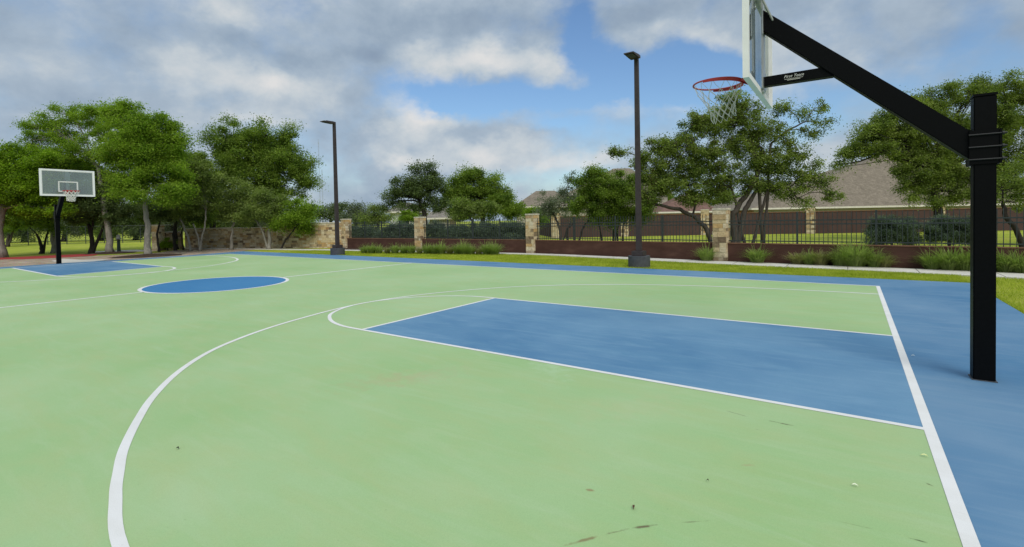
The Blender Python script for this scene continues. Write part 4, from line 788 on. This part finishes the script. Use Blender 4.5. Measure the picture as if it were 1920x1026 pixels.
# ---------------------------------------------------------------- ornamental grasses along the wall
def tuft_mesh(h, rad, n, mat, seed, droop=1.0):
    r_ = np.random.default_rng(seed); a = r_.uniform(0, 2 * np.pi, n); rr_ = rad * np.sqrt(r_.random(n)) * .35; Lh = h * r_.uniform(.45, 1.1, n) * np.where(r_.random(n) < .14, 1.45, 1); out = rad * r_.uniform(.1, 1.35, n) * droop
    tw_ = r_.normal(0, .35, n); V = np.zeros((n, 7, 3)); wd = .007 * r_.uniform(.7, 1.5, n)
    for j, f in enumerate((0, .4, .75, 1.0)):
        ang = a + tw_ * f; x = np.cos(a) * rr_ + np.cos(ang) * out * f ** 1.7; y = np.sin(a) * rr_ + np.sin(ang) * out * f ** 1.7; z = Lh * (1 - (1 - f) ** 1.6) * (1 - .18 * f * f * out / rad)
        px, py = -np.sin(a) * wd * (1 - f * .6), np.cos(a) * wd * (1 - f * .6)
        if j < 3: V[:, 2 * j] = np.c_[x - px, y - py, z]; V[:, 2 * j + 1] = np.c_[x + px, y + py, z]
        else: V[:, 6] = np.c_[x, y, z]
    base = np.arange(n)[:, None] * 7; F = np.concatenate([base + np.array([[0, 1, 3, 2]]), base + np.array([[2, 3, 5, 4]]), base + np.array([[4, 5, 6, 6]])]); return V.reshape(-1, 3), F
protos = []
for i, (h, rad, n, mt) in enumerate(((.55, .52, 460, 'blade'), (.45, .44, 360, 'blade'), (.36, .34, 340, 'blade_dry'), (.66, .66, 640, 'blade'))):
    V, F = tuft_mesh(h, rad, n, M[mt], 200 + i)
    me = bpy.data.meshes.new('ornamental_grass'); me.from_pydata([tuple(v) for v in V], [], [tuple(dict.fromkeys(int(x) for x in f)) for f in F]); me.materials.append(M[mt]); protos.append(me)
tf = [(1325, 486, 0, .8, 'low green clump left of the near pillar foot'), (1420, 490, 1, 1.0, 'lone green clump right of the near pillar'), (1495, 493, 2, 1.0, 'straw coloured clump, leftmost of the cluster before the fourth bay'), (1518, 494, 1, .8, 'small green clump between two straw coloured ones'), (1538, 495, 2, 1.1, 'rounded straw coloured clump left of the biggest clump'), (1575, 497, 1, .9, 'green clump against the left of the biggest clump'), (1603, 498, 3, .95, 'biggest bright green clump before the fourth bay'), (1640, 499, 1, .9, 'green clump just right of the biggest clump'), (1658, 500, 2, .9, 'straw coloured clump at the right end of the cluster'),
      (1748, 503, 1, .9, 'spreading clump left of the hoop pole'), (1780, 505, 0, .95, 'large green clump close left of the hoop pole'), (1808, 506, 1, 1.0, 'green clump touching the hoop pole outline on its left'), (1840, 508, 0, .9, 'green clump hidden behind the hoop pole'), (1885, 509, 1, .95, 'green clump just right of the hoop pole'), (1912, 511, 0, .85, 'green clump at the right frame edge')]
for (u, v, k, s_, lb) in tf:
    d_ = ray(u, v); p = CAM + d_ * 11 / d_[1]; p = CAM + d_ * ((np.interp(p[0], [q[0] for q in PL], [q[1] for q in PL]) - .42 - CAM[1]) / d_[1]); o = bpy.data.objects.new('ornamental_plant', protos[k]); C.objects.link(o); s_ *= 1.12; o.location = (p[0], p[1], GZ); o.scale = (s_, s_, s_); o.rotation_euler = (0, 0, random.uniform(0, 6.28))
    tag(o, lb, 'ornamental grass', 'ornamental grass clumps along the brown wall')
us = [683, 697, 711, 726, 741, 757, 771, 787, 801, 814, 828, 843, 857, 870, 884, 898, 912, 927]
wd_ = ['first', 'second', 'third', 'fourth', 'fifth', 'sixth', 'seventh', 'eighth', 'ninth', 'tenth', 'eleventh', 'twelfth', 'thirteenth', 'fourteenth', 'fifteenth', 'sixteenth', 'seventeenth', 'last']
for i, u in enumerate(us):
    v = 466.5 + (u - 683) * .022; p = at(u, v, 24.6 - (u - 683) * .011); o = bpy.data.objects.new('ornamental_plant', protos[(0, 3, 1, 2)[i % 4]]); C.objects.link(o)
    s_ = (.85, .75, 1.05, 1.1)[i % 4] * random.uniform(.75, 1.1); o.location = (p[0], p[1], GZ); o.scale = (s_, s_, s_); o.rotation_euler = (0, 0, random.uniform(0, 6.28))
    tag(o, 'ornamental grass, %s from left in the long row before the first two bays' % wd_[i], 'ornamental grass', 'ornamental grass clumps along the brown wall')

# ---------------------------------------------------------------- litter on the court
def litter(u, v, ln, wd, ang, c, lb, name='dry_leaf', cat='leaf'):
    p = gp(u, v, .005); b = MB(); P_ = []
    for k in range(7):
        f = k / 6; w2 = wd / 2 * math.sin(math.pi * min(.97, max(.06, f))) ; z = .004 + .008 * math.sin(f * 3.1) + .003 * (k % 2)
        P_ += [(ln * (f - .5), -w2, z), (ln * (f - .5), 0, z - .003), (ln * (f - .5), w2, z + .002)]
    b.add(P_, [(3 * k + j, 3 * k + j + 1, 3 * k + j + 4, 3 * k + j + 3) for k in range(6) for j in range(2)])
    o = b.build(name, simple('litter_' + name, c, .8), fix=False); o.location = (p[0], p[1], .005); o.rotation_euler = (0, 0, ang); tag(o, lb, cat)
litter(333, 842, .022, .014, .4, (.02, .018, .012), 'tiny dark speck of leaf on the green inside the long curved line')
litter(1188, 953, .040, .012, -1.2, (.10, .05, .03), 'small curled brown leaf on the green near the bottom middle')
litter(1603, 912, .030, .010, .1, (.75, .78, .60), 'small pale leaf on the green near the bottom right')
litter(1733, 856, .035, .012, .1, (.70, .72, .35), 'pale yellow leaf beside the white baseline')
litter(1327, 903, .012, .008, .1, (.05, .04, .02), 'tiny brown fleck on the green left of the small pale leaf')
litter(1712, 668, .03, .01, .2, (.7, .75, .7), 'tiny white fleck on the blue apron between the baseline and hoop pole')
